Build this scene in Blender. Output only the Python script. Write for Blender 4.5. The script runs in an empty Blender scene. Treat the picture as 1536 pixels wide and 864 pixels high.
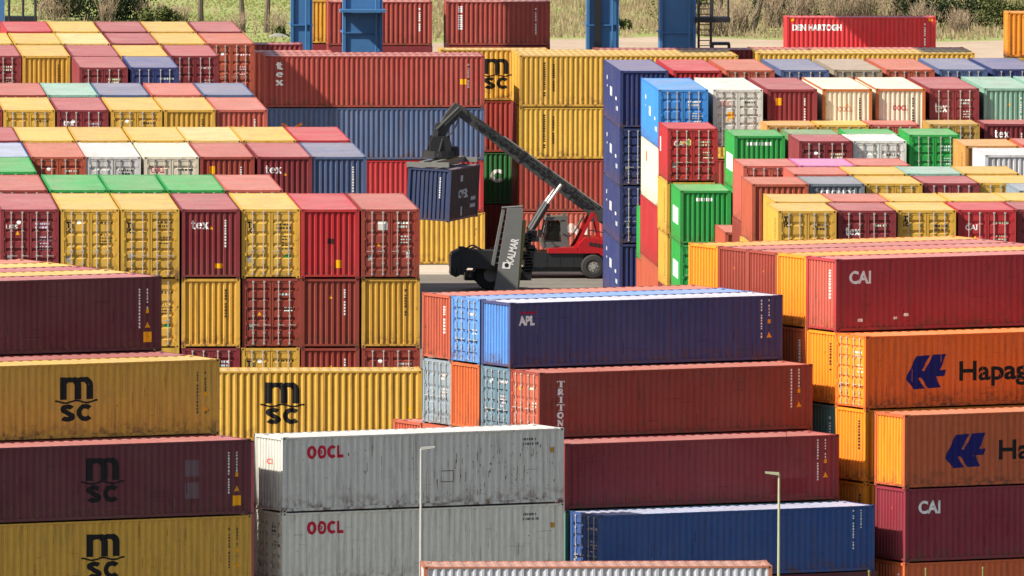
import bpy, bmesh, math, random
from mathutils import Vector, Matrix
from mathutils.geometry import tessellate_polygon

# ------------------------------------------------------------------ scene, camera, sky, sun, exposure
sc = bpy.context.scene
COL = sc.collection
random.seed(7)

F_PX, PITCH, ROLL, YAW, HCAM = 22056.67, 0.06184, 0.00302, 0.06286, 49.221
cam_data = bpy.data.cameras.new("camera")
cam_data.sensor_fit = 'HORIZONTAL'
cam_data.sensor_width = 36.0
cam_data.lens = F_PX * 36.0 / 1536.0
cam_data.clip_start = 5.0
cam_data.clip_end = 20000.0
cam = bpy.data.objects.new("camera", cam_data)
COL.objects.link(cam)
fwd = Vector((math.sin(YAW) * math.cos(PITCH), math.cos(YAW) * math.cos(PITCH), -math.sin(PITCH)))
rgt = Vector((math.cos(YAW), -math.sin(YAW), 0.0))
upv = rgt.cross(fwd)
r2 = rgt * math.cos(ROLL) + upv * math.sin(ROLL)
u2 = upv * math.cos(ROLL) - rgt * math.sin(ROLL)
mw = Matrix((r2, u2, -fwd)).transposed().to_4x4()
mw.translation = Vector((0, 0, HCAM))
cam.matrix_world = mw
sc.camera = cam

SUN_EL, SUN_A = math.radians(41.0), math.radians(21.5)     # height; swing from -X towards the viewer
to_sun = Vector((-math.cos(SUN_A) * math.cos(SUN_EL), -math.sin(SUN_A) * math.cos(SUN_EL), math.sin(SUN_EL)))
world = bpy.data.worlds.new("World")
sc.world = world
world.use_nodes = True
wn = world.node_tree.nodes
sky = wn.new('ShaderNodeTexSky')
sky.sky_type = 'NISHITA'
sky.sun_disc = False
sky.sun_elevation = SUN_EL
sky.sun_rotation = math.atan2(to_sun.x, to_sun.y)
sky.air_density = 1.0
sky.dust_density = 2.0
sky.ozone_density = 0.4
world.node_tree.links.new(sky.outputs[0], wn['Background'].inputs[0])
wn['Background'].inputs[1].default_value = 0.085
sun_d = bpy.data.lights.new("sun", 'SUN')
sun_d.energy = 5.0
sun_d.angle = math.radians(0.53)
sun_d.color = (1.0, 0.93, 0.81)
sun = bpy.data.objects.new("sun", sun_d)
COL.objects.link(sun)
sun.rotation_euler = to_sun.to_track_quat('Z', 'Y').to_euler()
sun.location = (0, 600, 200)
sc.view_settings.view_transform = 'Standard'
sc.view_settings.look = 'None'
sc.view_settings.exposure = 0.66
sc.view_settings.gamma = 1.0
sc.view_settings.use_curve_mapping = False
sc.render.engine = 'CYCLES'
sc.cycles.max_bounces = 5
sc.cycles.diffuse_bounces = 3
sc.cycles.glossy_bounces = 2

# ------------------------------------------------------------------ helpers
def lin(h):
    o = []
    for i in (0, 2, 4):
        c = int(h[i:i + 2], 16) / 255.0
        o.append(c / 12.92 if c <= 0.04045 else ((c + 0.055) / 1.055) ** 2.4)
    return tuple(o)


class MB:
    def __init__(self):
        self.v, self.f = [], []

    def box(self, x0, x1, y0, y1, z0, z1):
        n = len(self.v)
        self.v += [(x0, y0, z0), (x1, y0, z0), (x1, y1, z0), (x0, y1, z0), (x0, y0, z1), (x1, y0, z1), (x1, y1, z1), (x0, y1, z1)]
        self.f += [(n, n + 3, n + 2, n + 1), (n + 4, n + 5, n + 6, n + 7), (n, n + 1, n + 5, n + 4), (n + 1, n + 2, n + 6, n + 5), (n + 2, n + 3, n + 7, n + 6), (n + 3, n, n + 4, n + 7)]
        return self

    def quad(self, a, b, c, d):
        n = len(self.v)
        self.v += [a, b, c, d]
        self.f.append((n, n + 1, n + 2, n + 3))
        return self

    def tri(self, a, b, c):
        n = len(self.v)
        self.v += [a, b, c]
        self.f.append((n, n + 1, n + 2))
        return self

    def prism(self, poly, y0, y1):                      # polygon in XZ, extruded along Y
        n, k = len(self.v), len(poly)
        self.v += [(x, y0, z) for x, z in poly] + [(x, y1, z) for x, z in poly]
        self.f.append(tuple(n + i for i in range(k)))
        self.f.append(tuple(n + k + i for i in reversed(range(k))))
        for i in range(k):
            j = (i + 1) % k
            self.f.append((n + i, n + k + i, n + k + j, n + j))
        return self

    def tube(self, p, q, r0, r1=None, n=8, cap=True):
        p, q = Vector(p), Vector(q)
        r1 = r0 if r1 is None else r1
        d = (q - p).normalized()
        a = d.orthogonal().normalized()
        b = d.cross(a)
        k = len(self.v)
        for c, r in ((p, r0), (q, r1)):
            for i in range(n):
                t = 2 * math.pi * i / n
                self.v.append(tuple(c + (a * math.cos(t) + b * math.sin(t)) * r))
        for i in range(n):
            j = (i + 1) % n
            self.f.append((k + i, k + j, k + n + j, k + n + i))
        if cap:
            self.f.append(tuple(k + i for i in reversed(range(n))))
            self.f.append(tuple(k + n + i for i in range(n)))
        return self

    def beam(self, p, q, w, h, w2=None, h2=None):       # box beam from p to q; w horizontal, h in the vertical plane
        p, q = Vector(p), Vector(q)
        w2, h2 = (w if w2 is None else w2), (h if h2 is None else h2)
        d = (q - p).normalized()
        s = d.cross(Vector((0, 0, 1)))
        s = Vector((1, 0, 0)) if s.length < 1e-4 else s.normalized()
        u = s.cross(d)
        k = len(self.v)
        for c, ww, hh in ((p, w, h), (q, w2, h2)):
            for i, j in ((-1, -1), (1, -1), (1, 1), (-1, 1)):
                self.v.append(tuple(c + s * ww * i / 2 + u * hh * j / 2))
        self.f += [(k, k + 1, k + 2, k + 3), (k + 7, k + 6, k + 5, k + 4)]
        for i in range(4):
            j = (i + 1) % 4
            self.f.append((k + i, k + 4 + i, k + 4 + j, k + j))
        return self

    def mesh(self, name, *mats):
        m = bpy.data.meshes.new(name)
        m.from_pydata(self.v, [], self.f)
        m.update()
        bm = bmesh.new()
        bm.from_mesh(m)
        bmesh.ops.recalc_face_normals(bm, faces=bm.faces)
        bm.to_mesh(m)
        bm.free()
        for t in mats:
            m.materials.append(t)
        return m

    def raw(self, name, *mats):                         # as written, normals kept
        m = bpy.data.meshes.new(name)
        m.from_pydata(self.v, [], self.f)
        m.update()
        for t in mats:
            m.materials.append(t)
        return m


def put(name, mesh, parent=None, color=None, loc=None, rotz=None):
    o = bpy.data.objects.new(name, mesh)
    COL.objects.link(o)
    if parent is not None:
        o.parent = parent
    if color is not None:
        o.color = (*color, 1.0)
    if loc is not None:
        o.location = loc
    if rotz is not None:
        o.rotation_euler = (0, 0, rotz)
    if name in ('marking', 'scuff', 'rust_scratch'):    # print and scratches too small to pick apart
        o['kind'] = 'stuff'
    return o


def tag(o, label, cat=None, group=None, kind=None):
    if label:
        o['label'] = label
    if cat:
        o['category'] = cat
    if group:
        o['group'] = group
    if kind:
        o['kind'] = kind
    return o


def empty(name, loc, rotz=0.0):
    o = bpy.data.objects.new(name, None)
    COL.objects.link(o)
    o.location = loc
    o.rotation_euler = (0, 0, rotz)
    return o


# ------------------------------------------------------------------ materials
def new_mat(name):
    m = bpy.data.materials.new(name)
    m.use_nodes = True
    nt = m.node_tree
    return m, nt.nodes, nt.links, nt.nodes['Principled BSDF']


def mix(N, L, fac, a, b, mode='MIX'):
    n = N.new('ShaderNodeMix')
    n.data_type = 'RGBA'
    n.blend_type = mode
    for s, v in ((0, fac), (6, a), (7, b)):
        if hasattr(v, 'links') or hasattr(v, 'is_linked'):
            L.new(v, n.inputs[s])
        else:
            n.inputs[s].default_value = v if s == 0 else (*v[:3], 1.0)
    return n.outputs[2]


def ramp(N, L, src, lo, hi, a=0.0, b=1.0):
    n = N.new('ShaderNodeMapRange')
    n.inputs[1].default_value, n.inputs[2].default_value = lo, hi
    n.inputs[3].default_value, n.inputs[4].default_value = a, b
    L.new(src, n.inputs[0])
    return n.outputs[0]


def noise(N, L, vec, scale, detail=3.0, rough=0.55):
    n = N.new('ShaderNodeTexNoise')
    n.inputs['Scale'].default_value = scale
    n.inputs['Detail'].default_value = detail
    n.inputs['Roughness'].default_value = rough
    L.new(vec, n.inputs['Vector'])
    return n.outputs[0]


def coords(N, L, stretch=(1, 1, 1), rnd=True):
    tc = N.new('ShaderNodeTexCoord')
    v = tc.outputs['Object']
    if rnd:
        oi = N.new('ShaderNodeObjectInfo')
        mu = N.new('ShaderNodeMath')
        mu.operation = 'MULTIPLY'
        mu.inputs[1].default_value = 173.0
        L.new(oi.outputs['Random'], mu.inputs[0])
        ad = N.new('ShaderNodeVectorMath')
        ad.operation = 'ADD'
        L.new(v, ad.inputs[0])
        L.new(mu.outputs[0], ad.inputs[1])
        v = ad.outputs[0]
    m = N.new('ShaderNodeMapping')
    m.inputs['Scale'].default_value = stretch
    L.new(v, m.inputs[0])
    return m.outputs[0]


def paint_mat(name, fade, dirt, rust, rough, chalk=(0.62, 0.52, 0.46), bleach_sheen=1.0, spec=0.35):
    m, N, L, B = new_mat(name)
    oi = N.new('ShaderNodeObjectInfo')
    col = oi.outputs['Color']
    if bleach_sheen != 1.0:                                   # chalked, sun-bleached roof paint, with sun and sky sheen painted in too
        gm = N.new('ShaderNodeGamma')
        gm.inputs[1].default_value = bleach_sheen
        L.new(col, gm.inputs[0])
        col = gm.outputs[0]
    iso, streak = coords(N, L), coords(N, L, (2.6, 2.6, 0.22))
    big = noise(N, L, iso, 0.45, 3)
    fine = noise(N, L, iso, 5.0, 5, 0.65)
    stk = noise(N, L, streak, 2.2, 4, 0.6)
    c = mix(N, L, ramp(N, L, big, 0.35, 0.75, fade * 0.4, fade), col, chalk)
    c = mix(N, L, ramp(N, L, fine, 0.3, 0.7, 0.0, 0.10), c, (0.03, 0.025, 0.02))
    c = mix(N, L, ramp(N, L, stk, 0.52, 0.78, 0.0, dirt), c, (0.06, 0.04, 0.03))
    run = noise(N, L, coords(N, L, (5.0, 5.0, 0.16)), 1.6, 5, 0.65)
    c = mix(N, L, ramp(N, L, run, 0.60, 0.74, 0.0, rust * 0.75), c, (0.16, 0.065, 0.03))
    sx_ = N.new('ShaderNodeSeparateXYZ')
    L.new(N.new('ShaderNodeTexCoord').outputs['Object'], sx_.inputs[0])
    low = N.new('ShaderNodeMath')
    low.operation = 'MULTIPLY'
    L.new(ramp(N, L, sx_.outputs[2], 0.20, 0.75, 1.0, 0.0), low.inputs[0])
    L.new(ramp(N, L, noise(N, L, iso, 3.2, 5, 0.7), 0.47, 0.62, 0.0, rust), low.inputs[1])
    c = mix(N, L, low.outputs[0], c, (0.12, 0.055, 0.03))      # splash rust along the foot
    ru = noise(N, L, iso, 2.1, 6, 0.7)
    c = mix(N, L, ramp(N, L, ru, 0.665, 0.70, 0.0, rust), c, (0.14, 0.045, 0.018))
    if bleach_sheen != 1.0:                                   # dried puddles and bird dirt on the roof sheet
        pud = noise(N, L, coords(N, L, (0.55, 1.0, 1.0)), 0.9, 4, 0.6)
        c = mix(N, L, ramp(N, L, pud, 0.50, 0.56, 0.0, 0.16), c, (0.20, 0.15, 0.11))
        c = mix(N, L, ramp(N, L, noise(N, L, iso, 9.0, 2), 0.74, 0.78, 0.0, 0.4), c, (0.7, 0.66, 0.6))
    L.new(c, B.inputs['Base Color'])
    L.new(ramp(N, L, fine, 0.3, 0.7, rough - 0.06, rough + 0.10), B.inputs['Roughness'])
    B.inputs['Specular IOR Level'].default_value = spec
    bp = N.new('ShaderNodeBump')
    bp.inputs['Strength'].default_value = 0.45
    bp.inputs['Distance'].default_value = 0.03
    L.new(noise(N, L, iso, 0.9, 4), bp.inputs['Height'])
    L.new(bp.outputs[0], B.inputs['Normal'])
    return m


M_PAINT = paint_mat("container_paint", 0.06, 0.50, 0.75, 0.52, spec=0.25)
M_FRAME = paint_mat("frame_paint", 0.05, 0.45, 0.9, 0.5)
M_ROOF = paint_mat("roof_paint", 0.36, 0.34, 0.45, 0.44, (0.60, 0.42, 0.35), bleach_sheen=0.80, spec=0.75)  # paler than the sides: chalking, plus sheen put into the colour


def flat_mat(name, col, rough=0.5, metal=0.0, var=0.25, scale=3.0, obj_col=False):
    m, N, L, B = new_mat(name)
    v = coords(N, L)
    n = noise(N, L, v, scale, 4, 0.6)
    base = col
    if obj_col:
        base = N.new('ShaderNodeObjectInfo').outputs['Color']
    dark = tuple(c * 0.5 for c in col)
    if obj_col:
        dark = mix(N, L, 0.35, base, (0.02, 0.02, 0.02))
    L.new(mix(N, L, ramp(N, L, n, 0.35, 0.8, 0.0, var), base, dark), B.inputs['Base Color'])
    B.inputs['Roughness'].default_value = rough
    B.inputs['Metallic'].default_value = metal
    if obj_col:
        B.inputs['Specular IOR Level'].default_value = 0.15
    return m


M_BAR = flat_mat("galvanised_bar", (0.46, 0.43, 0.40), 0.5, 0.2)
M_GASKET = flat_mat("door_gasket", (0.02, 0.02, 0.02), 0.8)
M_PRINT = flat_mat("printed_mark", (0.8, 0.8, 0.8), 0.5, obj_col=True, var=0.35, scale=7.0)
M_DARK = flat_mat("dark_grey_steel", (0.05, 0.05, 0.047), 0.45)
M_BLACK = flat_mat("black_steel", (0.018, 0.018, 0.02), 0.45, 0.0)
M_GREY = flat_mat("grey_steel", (0.17, 0.17, 0.16), 0.5)
M_RED = flat_mat("red_machine_paint", lin("b0141c"), 0.4, var=0.5)
M_RUBBER = flat_mat("tyre_rubber", (0.03, 0.028, 0.026), 0.85)
M_RIM = flat_mat("wheel_rim", (0.30, 0.28, 0.25), 0.5)
M_CABG = flat_mat("cab_grey", (0.11, 0.12, 0.115), 0.45)
M_CHROME = flat_mat("piston_chrome", (0.75, 0.74, 0.72), 0.2, 0.9, 0.05)
M_CRANE = flat_mat("crane_blue", lin("3f6f9f"), 0.45, var=0.3, scale=1.2)
M_POLE = flat_mat("lamp_pole_paint", (0.42, 0.42, 0.39), 0.5)
M_POLE2 = flat_mat("lamp_pole_olive", (0.42, 0.43, 0.26), 0.45)
M_OLIVE = flat_mat("olive_steel", (0.20, 0.18, 0.05), 0.5)

m, N, L, B = new_mat("cab_glass")
B.inputs['Base Color'].default_value = (0.008, 0.01, 0.009, 1)
B.inputs['Roughness'].default_value = 0.05
B.inputs['Specular IOR Level'].default_value = 0.3
B.inputs['Alpha'].default_value = 0.7
M_GLASS = m


def ground_mat(name, ca, cb, scale, crack=0.0, rough=0.9):
    m, N, L, B = new_mat(name)
    v = coords(N, L, rnd=False)
    n1, n2 = noise(N, L, v, scale, 6, 0.6), noise(N, L, v, scale * 14, 4, 0.6)
    c = mix(N, L, ramp(N, L, n1, 0.35, 0.65), ca, cb)
    c = mix(N, L, ramp(N, L, n2, 0.4, 0.75, 0.0, 0.35), c, tuple(x * 0.6 for x in ca))
    if crack:
        n3 = noise(N, L, coords(N, L, (0.05, 1.6, 1.0), rnd=False), 1.0, 4, 0.6)
        c = mix(N, L, ramp(N, L, n3, 0.52, 0.68, 0.0, crack), c, (0.06, 0.055, 0.05))
        n4 = noise(N, L, v, 0.8, 3)
        c = mix(N, L, ramp(N, L, n4, 0.66, 0.70, 0.0, crack), c, (0.05, 0.045, 0.04))
    L.new(c, B.inputs['Base Color'])
    B.inputs['Roughness'].default_value = rough
    B.inputs['Specular IOR Level'].default_value = 0.2
    return m


M_ASPHALT = ground_mat("asphalt", (0.16, 0.145, 0.125), (0.22, 0.20, 0.17), 0.12, 0.5)
M_CONCRETE = ground_mat("concrete", (0.48, 0.42, 0.34), (0.56, 0.50, 0.42), 0.15, 0.35)
M_SAND = ground_mat("sand", (0.40, 0.30, 0.21), (0.50, 0.39, 0.29), 0.12)
M_GRASS = ground_mat("meadow", (0.24, 0.29, 0.085), (0.34, 0.34, 0.14), 0.07)

# ------------------------------------------------------------------ colours of the containers
C = {'Y': lin("cda03a"), 'y': lin("dcb668"), 'M': lin("7e222b"), 'B': lin("8d3326"), 'R': lin("ad1f28"), 'O': lin("b25238"),
     'S': lin("b85646"), 'N': lin("1c2f66"), 'n': lin("46597f"), 'G': lin("6d7884"), 'V': lin("18943c"), 'v': lin("5b8a55"),
     'T': lin("7fae9b"), 'W': lin("ddd3bd"), 'A': lin("d2d2ca"), 'L': lin("2c85cf"), 'H': lin("e88a12"), 'h': lin("f2690f"),
     'P': lin("c46ca6"), 'K': lin("92806d"), 'Z': lin("a8863a"), 'Q': lin("541a28"), 'U': lin("333b6e"), 'D': lin("c0873f"),
     'g': lin("7f8f9c"), 'b': lin("4d86cc"), 'F': lin("5c7a8e"), 'c': lin("a0222e"), 'E': lin("c8602f"), 'I': lin("1d4c8c"),
     'J': lin("17243f"), 'X': lin("7e1c30"), 'x': lin("b8582c"), 'w': lin("c6c6c8"), 't': lin("4f8478"), 'm': lin("642231"), 'r': lin("9e3b31")}
CN = {'Y': 'mustard yellow', 'y': 'pale yellow', 'M': 'maroon', 'B': 'brown-red', 'R': 'bright red', 'O': 'rust orange', 'S': 'salmon red',
      'N': 'navy blue', 'n': 'slate blue', 'G': 'grey', 'V': 'bright green', 'v': 'faded green', 'T': 'pale teal', 'W': 'cream white', 'A': 'light grey',
      'L': 'sky blue', 'H': 'amber orange', 'h': 'deep orange', 'P': 'pink', 'K': 'grey-brown', 'Z': 'olive yellow', 'Q': 'dark maroon', 'U': 'indigo blue',
      'D': 'tan', 'g': 'blue-grey', 'b': 'light blue', 'F': 'steel blue', 'c': 'crimson', 'E': 'burnt orange', 'I': 'royal blue', 'J': 'dark navy', 'X': 'wine red',
      'x': 'tawny', 'w': 'white', 't': 'sea green', 'm': 'dark maroon', 'r': 'brick red'}
WHITE, BLACKC, REDC = (0.85, 0.84, 0.81), (0.012, 0.012, 0.014), lin("c0203c")
YEL = lin("f0a818")

# ------------------------------------------------------------------ container geometry (shared meshes)
W = 2.438
SIZES = {'40h': (12.192, 2.896), '40s': (12.192, 2.591), '20s': (6.058, 2.591), '20h': (6.058, 2.896), '30s': (9.125, 2.591)}
POST, TOP, BOT, RAIL = 0.15, 0.11, 0.17, 0.06


def corr_profile(x0, x1, pitch, depth, flat=0.27):
    """break points (x, d) of a trapezoid corrugation between x0 and x1; d <= 0 lies inside"""
    n = max(1, round((x1 - x0) / pitch))
    p = (x1 - x0) / n
    a, s = p * flat, p * (0.5 - flat)
    pts = [(x0, 0.0)]
    for i in range(n):
        b = x0 + i * p
        pts += [(b + a / 2, 0.0), (b + a / 2 + s, -depth), (b + a / 2 + s + a, -depth), (b + a / 2 + 2 * s + a, 0.0)]
        extra = p - (a / 2 + 2 * s + a)
    pts.append((x1, 0.0))
    return pts


PROF = {}
MESH = {}


def build_size(key):
    Lc, H = SIZES[key]
    hx, hy = Lc / 2, W / 2
    # frame
    f = MB()
    for sx in (-1, 1):
        for sy in (-1, 1):
            x0, x1 = sorted((sx * hx, sx * (hx - POST * 0.9)))
            y0, y1 = sorted((sy * hy, sy * (hy - POST)))
            f.box(x0, x1, y0, y1, 0.118, H - 0.118)
            x0, x1 = sorted((sx * (hx + 0.004), sx * (hx - 0.178)))
            y0, y1 = sorted((sy * (hy + 0.004), sy * (hy - 0.162)))
            f.box(x0, x1, y0, y1, 0.0, 0.118)
            f.box(x0, x1, y0, y1, H - 0.118, H)
    for sx in (-1, 1):
        x0, x1 = sorted((sx * (hx - 0.004), sx * (hx - 0.11)))
        f.box(x0, x1, -hy + 0.162, hy - 0.162, 0.065, BOT - 0.02)
        f.box(x0, x1, -hy + 0.162, hy - 0.162, H - TOP - 0.01, H - 0.016)
    for sy in (-1, 1):
        y0, y1 = sorted((sy * (hy - 0.003), sy * (hy - 0.05)))
        f.box(-hx + 0.178, hx - 0.178, y0, y1, 0.045, BOT - 0.01)
        y0, y1 = sorted((sy * (hy - 0.003), sy * (hy - 0.065)))
        f.box(-hx + 0.178, hx - 0.178, y0, y1, H - RAIL - 0.022, H - 0.018)
    f.box(-hx + 0.11, hx - 0.11, -hy + 0.05, hy - 0.05, 0.05, 0.10)
    nf = len(f.f)
    for sx in (-1, 1):
        for sy in (-1, 1):
            for zc in (0.059, H - 0.059):
                xa, ya = sx * (hx - 0.087), sy * (hy - 0.079)
                f.box(xa - 0.04, xa + 0.04, *sorted((sy * (hy - 0.02), sy * (hy + 0.0065))), zc - 0.033, zc + 0.033)
                f.box(*sorted((sx * (hx - 0.02), sx * (hx + 0.0065))), ya - 0.035, ya + 0.035, zc - 0.033, zc + 0.033)
    fm = f.mesh("frame_" + key, M_FRAME, M_GASKET)
    for p_ in fm.polygons[nf:]:
        p_.material_index = 1
    MESH[key, 'frame'] = fm
    # side panel, written for the -Y side; the +Y side is the same mesh turned round
    pr = corr_profile(-hx + POST * 0.9, hx - POST * 0.9, 0.278, 0.042)
    jit = random.Random(len(key) * 7 + int(Lc))
    pr = [(x + (jit.uniform(-0.008, 0.008) if 0 < i < len(pr) - 1 else 0), d * jit.uniform(0.82, 1.12)) for i, (x, d) in enumerate(pr)]
    PROF[key, 'side'] = pr
    s = MB()
    zb, zt, yo = BOT - 0.015, H - RAIL - 0.02, -(hy - 0.012)
    for (xa, da), (xb, db) in zip(pr, pr[1:]):
        s.quad((xa, yo - da, zb), (xb, yo - db, zb), (xb, yo - db, zt), (xa, yo - da, zt))
    MESH[key, 'side'] = s.raw("side_" + key, M_PAINT)
    # roof with shallow cross corrugation
    pr = corr_profile(-hx + 0.11, hx - 0.11, 0.42, 0.022, 0.30)
    r = MB()
    zr, yy = H - 0.022, hy - 0.064
    for (xa, da), (xb, db) in zip(pr, pr[1:]):
        r.quad((xa, -yy, zr + da), (xb, -yy, zr + db), (xb, yy, zr + db), (xa, yy, zr + da))
    for sx in (-1, 1):
        x0, x1 = sorted((sx * (hx - 0.12), sx * (hx - 0.36)))
        for sy in (-1, 1):
            y0, y1 = sorted((sy * (hy - 0.165), sy * (hy - 0.55)))
            r.box(x0, x1, y0, y1, zr - 0.01, zr + 0.014)
    MESH[key, 'roof'] = r.raw("roof_" + key, M_ROOF)
    # blind end at -X
    ye = hy - POST
    pr = corr_profile(-ye, ye, 0.25, 0.052, 0.37)
    PROF[key, 'end'] = pr
    e = MB()
    xo, zb, zt = -(hx - 0.035), BOT - 0.02, H - TOP
    for (ya, da), (yb, db) in zip(pr, pr[1:]):
        e.quad((xo - da, -ya, zb), (xo - db, -yb, zb), (xo - db, -yb, zt), (xo - da, -ya, zt))
    MESH[key, 'end'] = e.raw("end_" + key, M_PAINT)
    # door leaf at -X; viewer's right is -Y.  One mesh per leaf
    zb, zt = BOT - 0.02, H - TOP
    zin0, zin1 = zb + 0.09, zt - 0.09
    n = 5 if H < 2.7 else 6
    for var in ('', '2'):
        if var:
            n -= 1
        pz = (zin1 - zin0) / n
        dp = [(zin0, -0.012)]
        for i in range(n):
            b = zin0 + i * pz
            dp += [(b + pz * 0.16, -0.012), (b + pz * 0.25, -0.072 if not var else -0.045), (b + pz * (0.42 if not var else 0.34), -0.072 if not var else -0.045), (b + pz * 0.52, -0.012)]
        dp.append((zin1, -0.012))
        PROF[key, 'door' + var] = dp
        for nm, p0, p1 in (('doorL', -ye + 0.004, -0.012), ('doorR', 0.012, ye - 0.004)):
            d = MB()
            xo = -(hx - 0.022)
            a, b = p0 + 0.075, p1 - 0.075
            for (za, da), (zc, dc) in zip(dp, dp[1:]):
                d.quad((xo - da, -a, za), (xo - dc, -a, zc), (xo - dc, -b, zc), (xo - da, -b, za))
            for q0, q1, z0, z1 in ((p0, a, zb, zt), (b, p1, zb, zt), (a, b, zb, zin0), (a, b, zin1, zt)):
                d.box(xo, xo + 0.075, -q1, -q0, z0, z1)
            for z in (0.42, 1.0, 1.65, H - 0.42):                       # hinges on the outer edge
                q = p0 if nm == 'doorL' else p1
                d.box(xo - 0.03, xo + 0.01, -q - 0.05, -q + 0.05, z - 0.06, z + 0.06)
            MESH[key, nm + var] = d.mesh("door_" + key, M_PAINT)
        bb = MB()
        xb = -(hx - 0.022) - 0.032
        bb.tube((xb, 0, 0.14), (xb, 0, H - 0.10), 0.021, n=6)
        for z in (0.16, 0.62, 1.32, 2.0, H - 0.14):
            bb.box(xb - 0.012, xb + 0.03, -0.045, 0.045, z - 0.035, z + 0.035)
        bb.box(xb - 0.03, xb - 0.008, *((-0.26, 0.02, 0.935, 0.960) if not var else (-0.02, 0.24, 1.12, 1.145)))
        bb.box(xb - 0.02, xb - 0.006, -0.05, 0.04, *((0.90, 1.0) if not var else (1.08, 1.18)))
        MESH[key, 'bar' + var] = bb.mesh("bar_" + key, M_BAR)
    # a plain closed one for boxes that only carry others, out of sight
    h = MB()
    h.box(-hx, hx, -hy, hy, 0.0, H)
    for i in range(24):
        x = -hx + Lc * (i + 0.5) / 24
        for sy in (-1, 1):
            y0, y1 = sorted((sy * hy, sy * (hy + 0.004)))
            h.box(x - 0.06, x + 0.06, y0, y1, 0.2, H - 0.12)
    MESH[key, 'plain'] = h.mesh("plain_" + key, M_PAINT)


for k in SIZES:
    build_size(k)

# ------------------------------------------------------------------ printing that follows the sheet it is on
def outline_mesh(polys):
    """list of polygons (x, z) -> bmesh in the XZ plane"""
    bm = bmesh.new()
    for i, p in enumerate(polys):
        vs = [bm.verts.new((x, (i % 7) * 0.0007, z)) for x, z in p]
        if len(p) == 4:
            bm.faces.new(vs)
            continue
        for t in tessellate_polygon([[Vector((x, z, 0)) for x, z in p]]):
            bm.faces.new([vs[k] for k in t])
    return bm


def text_bm(txt, height, bold=0.0, width=None, cx=True, spacing=1.0, shear=0.0):
    cu = bpy.data.curves.new("lettering", 'FONT')
    cu.body = txt
    cu.size = 1.0
    cu.offset = bold
    cu.resolution_u = 3
    cu.space_character = spacing
    cu.shear = shear
    cu.fill_mode = 'FRONT'
    ob = bpy.data.objects.new("lettering", cu)
    COL.objects.link(ob)
    bpy.context.view_layer.update()
    me = ob.evaluated_get(bpy.context.evaluated_depsgraph_get()).to_mesh()
    bm = bmesh.new()
    bm.from_mesh(me)
    bpy.data.objects.remove(ob)
    bpy.data.curves.remove(cu)
    xs = [v.co.x for v in bm.verts]
    ys = [v.co.y for v in bm.verts]
    sz = height / (max(ys) - min(ys))
    sx = sz if width is None else width / (max(xs) - min(xs))
    mx = (max(xs) + min(xs)) / 2 if cx else min(xs)
    my = (max(ys) + min(ys)) / 2
    for v in bm.verts:
        v.co = Vector(((v.co.x - mx) * sx, 0, (v.co.y - my) * sz))
    return bm


def shift(bm, dx, dz):
    for v in bm.verts:
        v.co.x += dx
        v.co.z += dz
    return bm


def join(*bms):
    out = bmesh.new()
    for b in bms:
        me = bpy.data.meshes.new("lettering")
        b.to_mesh(me)
        out.from_mesh(me)
        b.free()
        bpy.data.meshes.remove(me)
    return out


def ribbon(path, w):
    """a stroke of width w (number or list) along a path -> list of quads"""
    n = len(path)
    ws = w if isinstance(w, (list, tuple)) else [w] * n
    lt, rt = [], []
    for i, (x, z) in enumerate(path):
        a, b = path[max(0, i - 1)], path[min(n - 1, i + 1)]
        dx, dz = b[0] - a[0], b[1] - a[1]
        l = math.hypot(dx, dz) or 1.0
        lt.append((x - dz / l * ws[i] / 2, z + dx / l * ws[i] / 2))
        rt.append((x + dz / l * ws[i] / 2, z - dx / l * ws[i] / 2))
    return [[rt[i], rt[i + 1], lt[i + 1], lt[i]] for i in range(n - 1)]


def arc(cx, cz, rx, rz, a0, a1, n=14):
    return [(cx + rx * math.cos(math.radians(a0 + (a1 - a0) * i / n)), cz + rz * math.sin(math.radians(a0 + (a1 - a0) * i / n))) for i in range(n + 1)]


def R4(x0, x1, z0, z1):
    return [(x0, z0), (x1, z0), (x1, z1), (x0, z1)]


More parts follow.
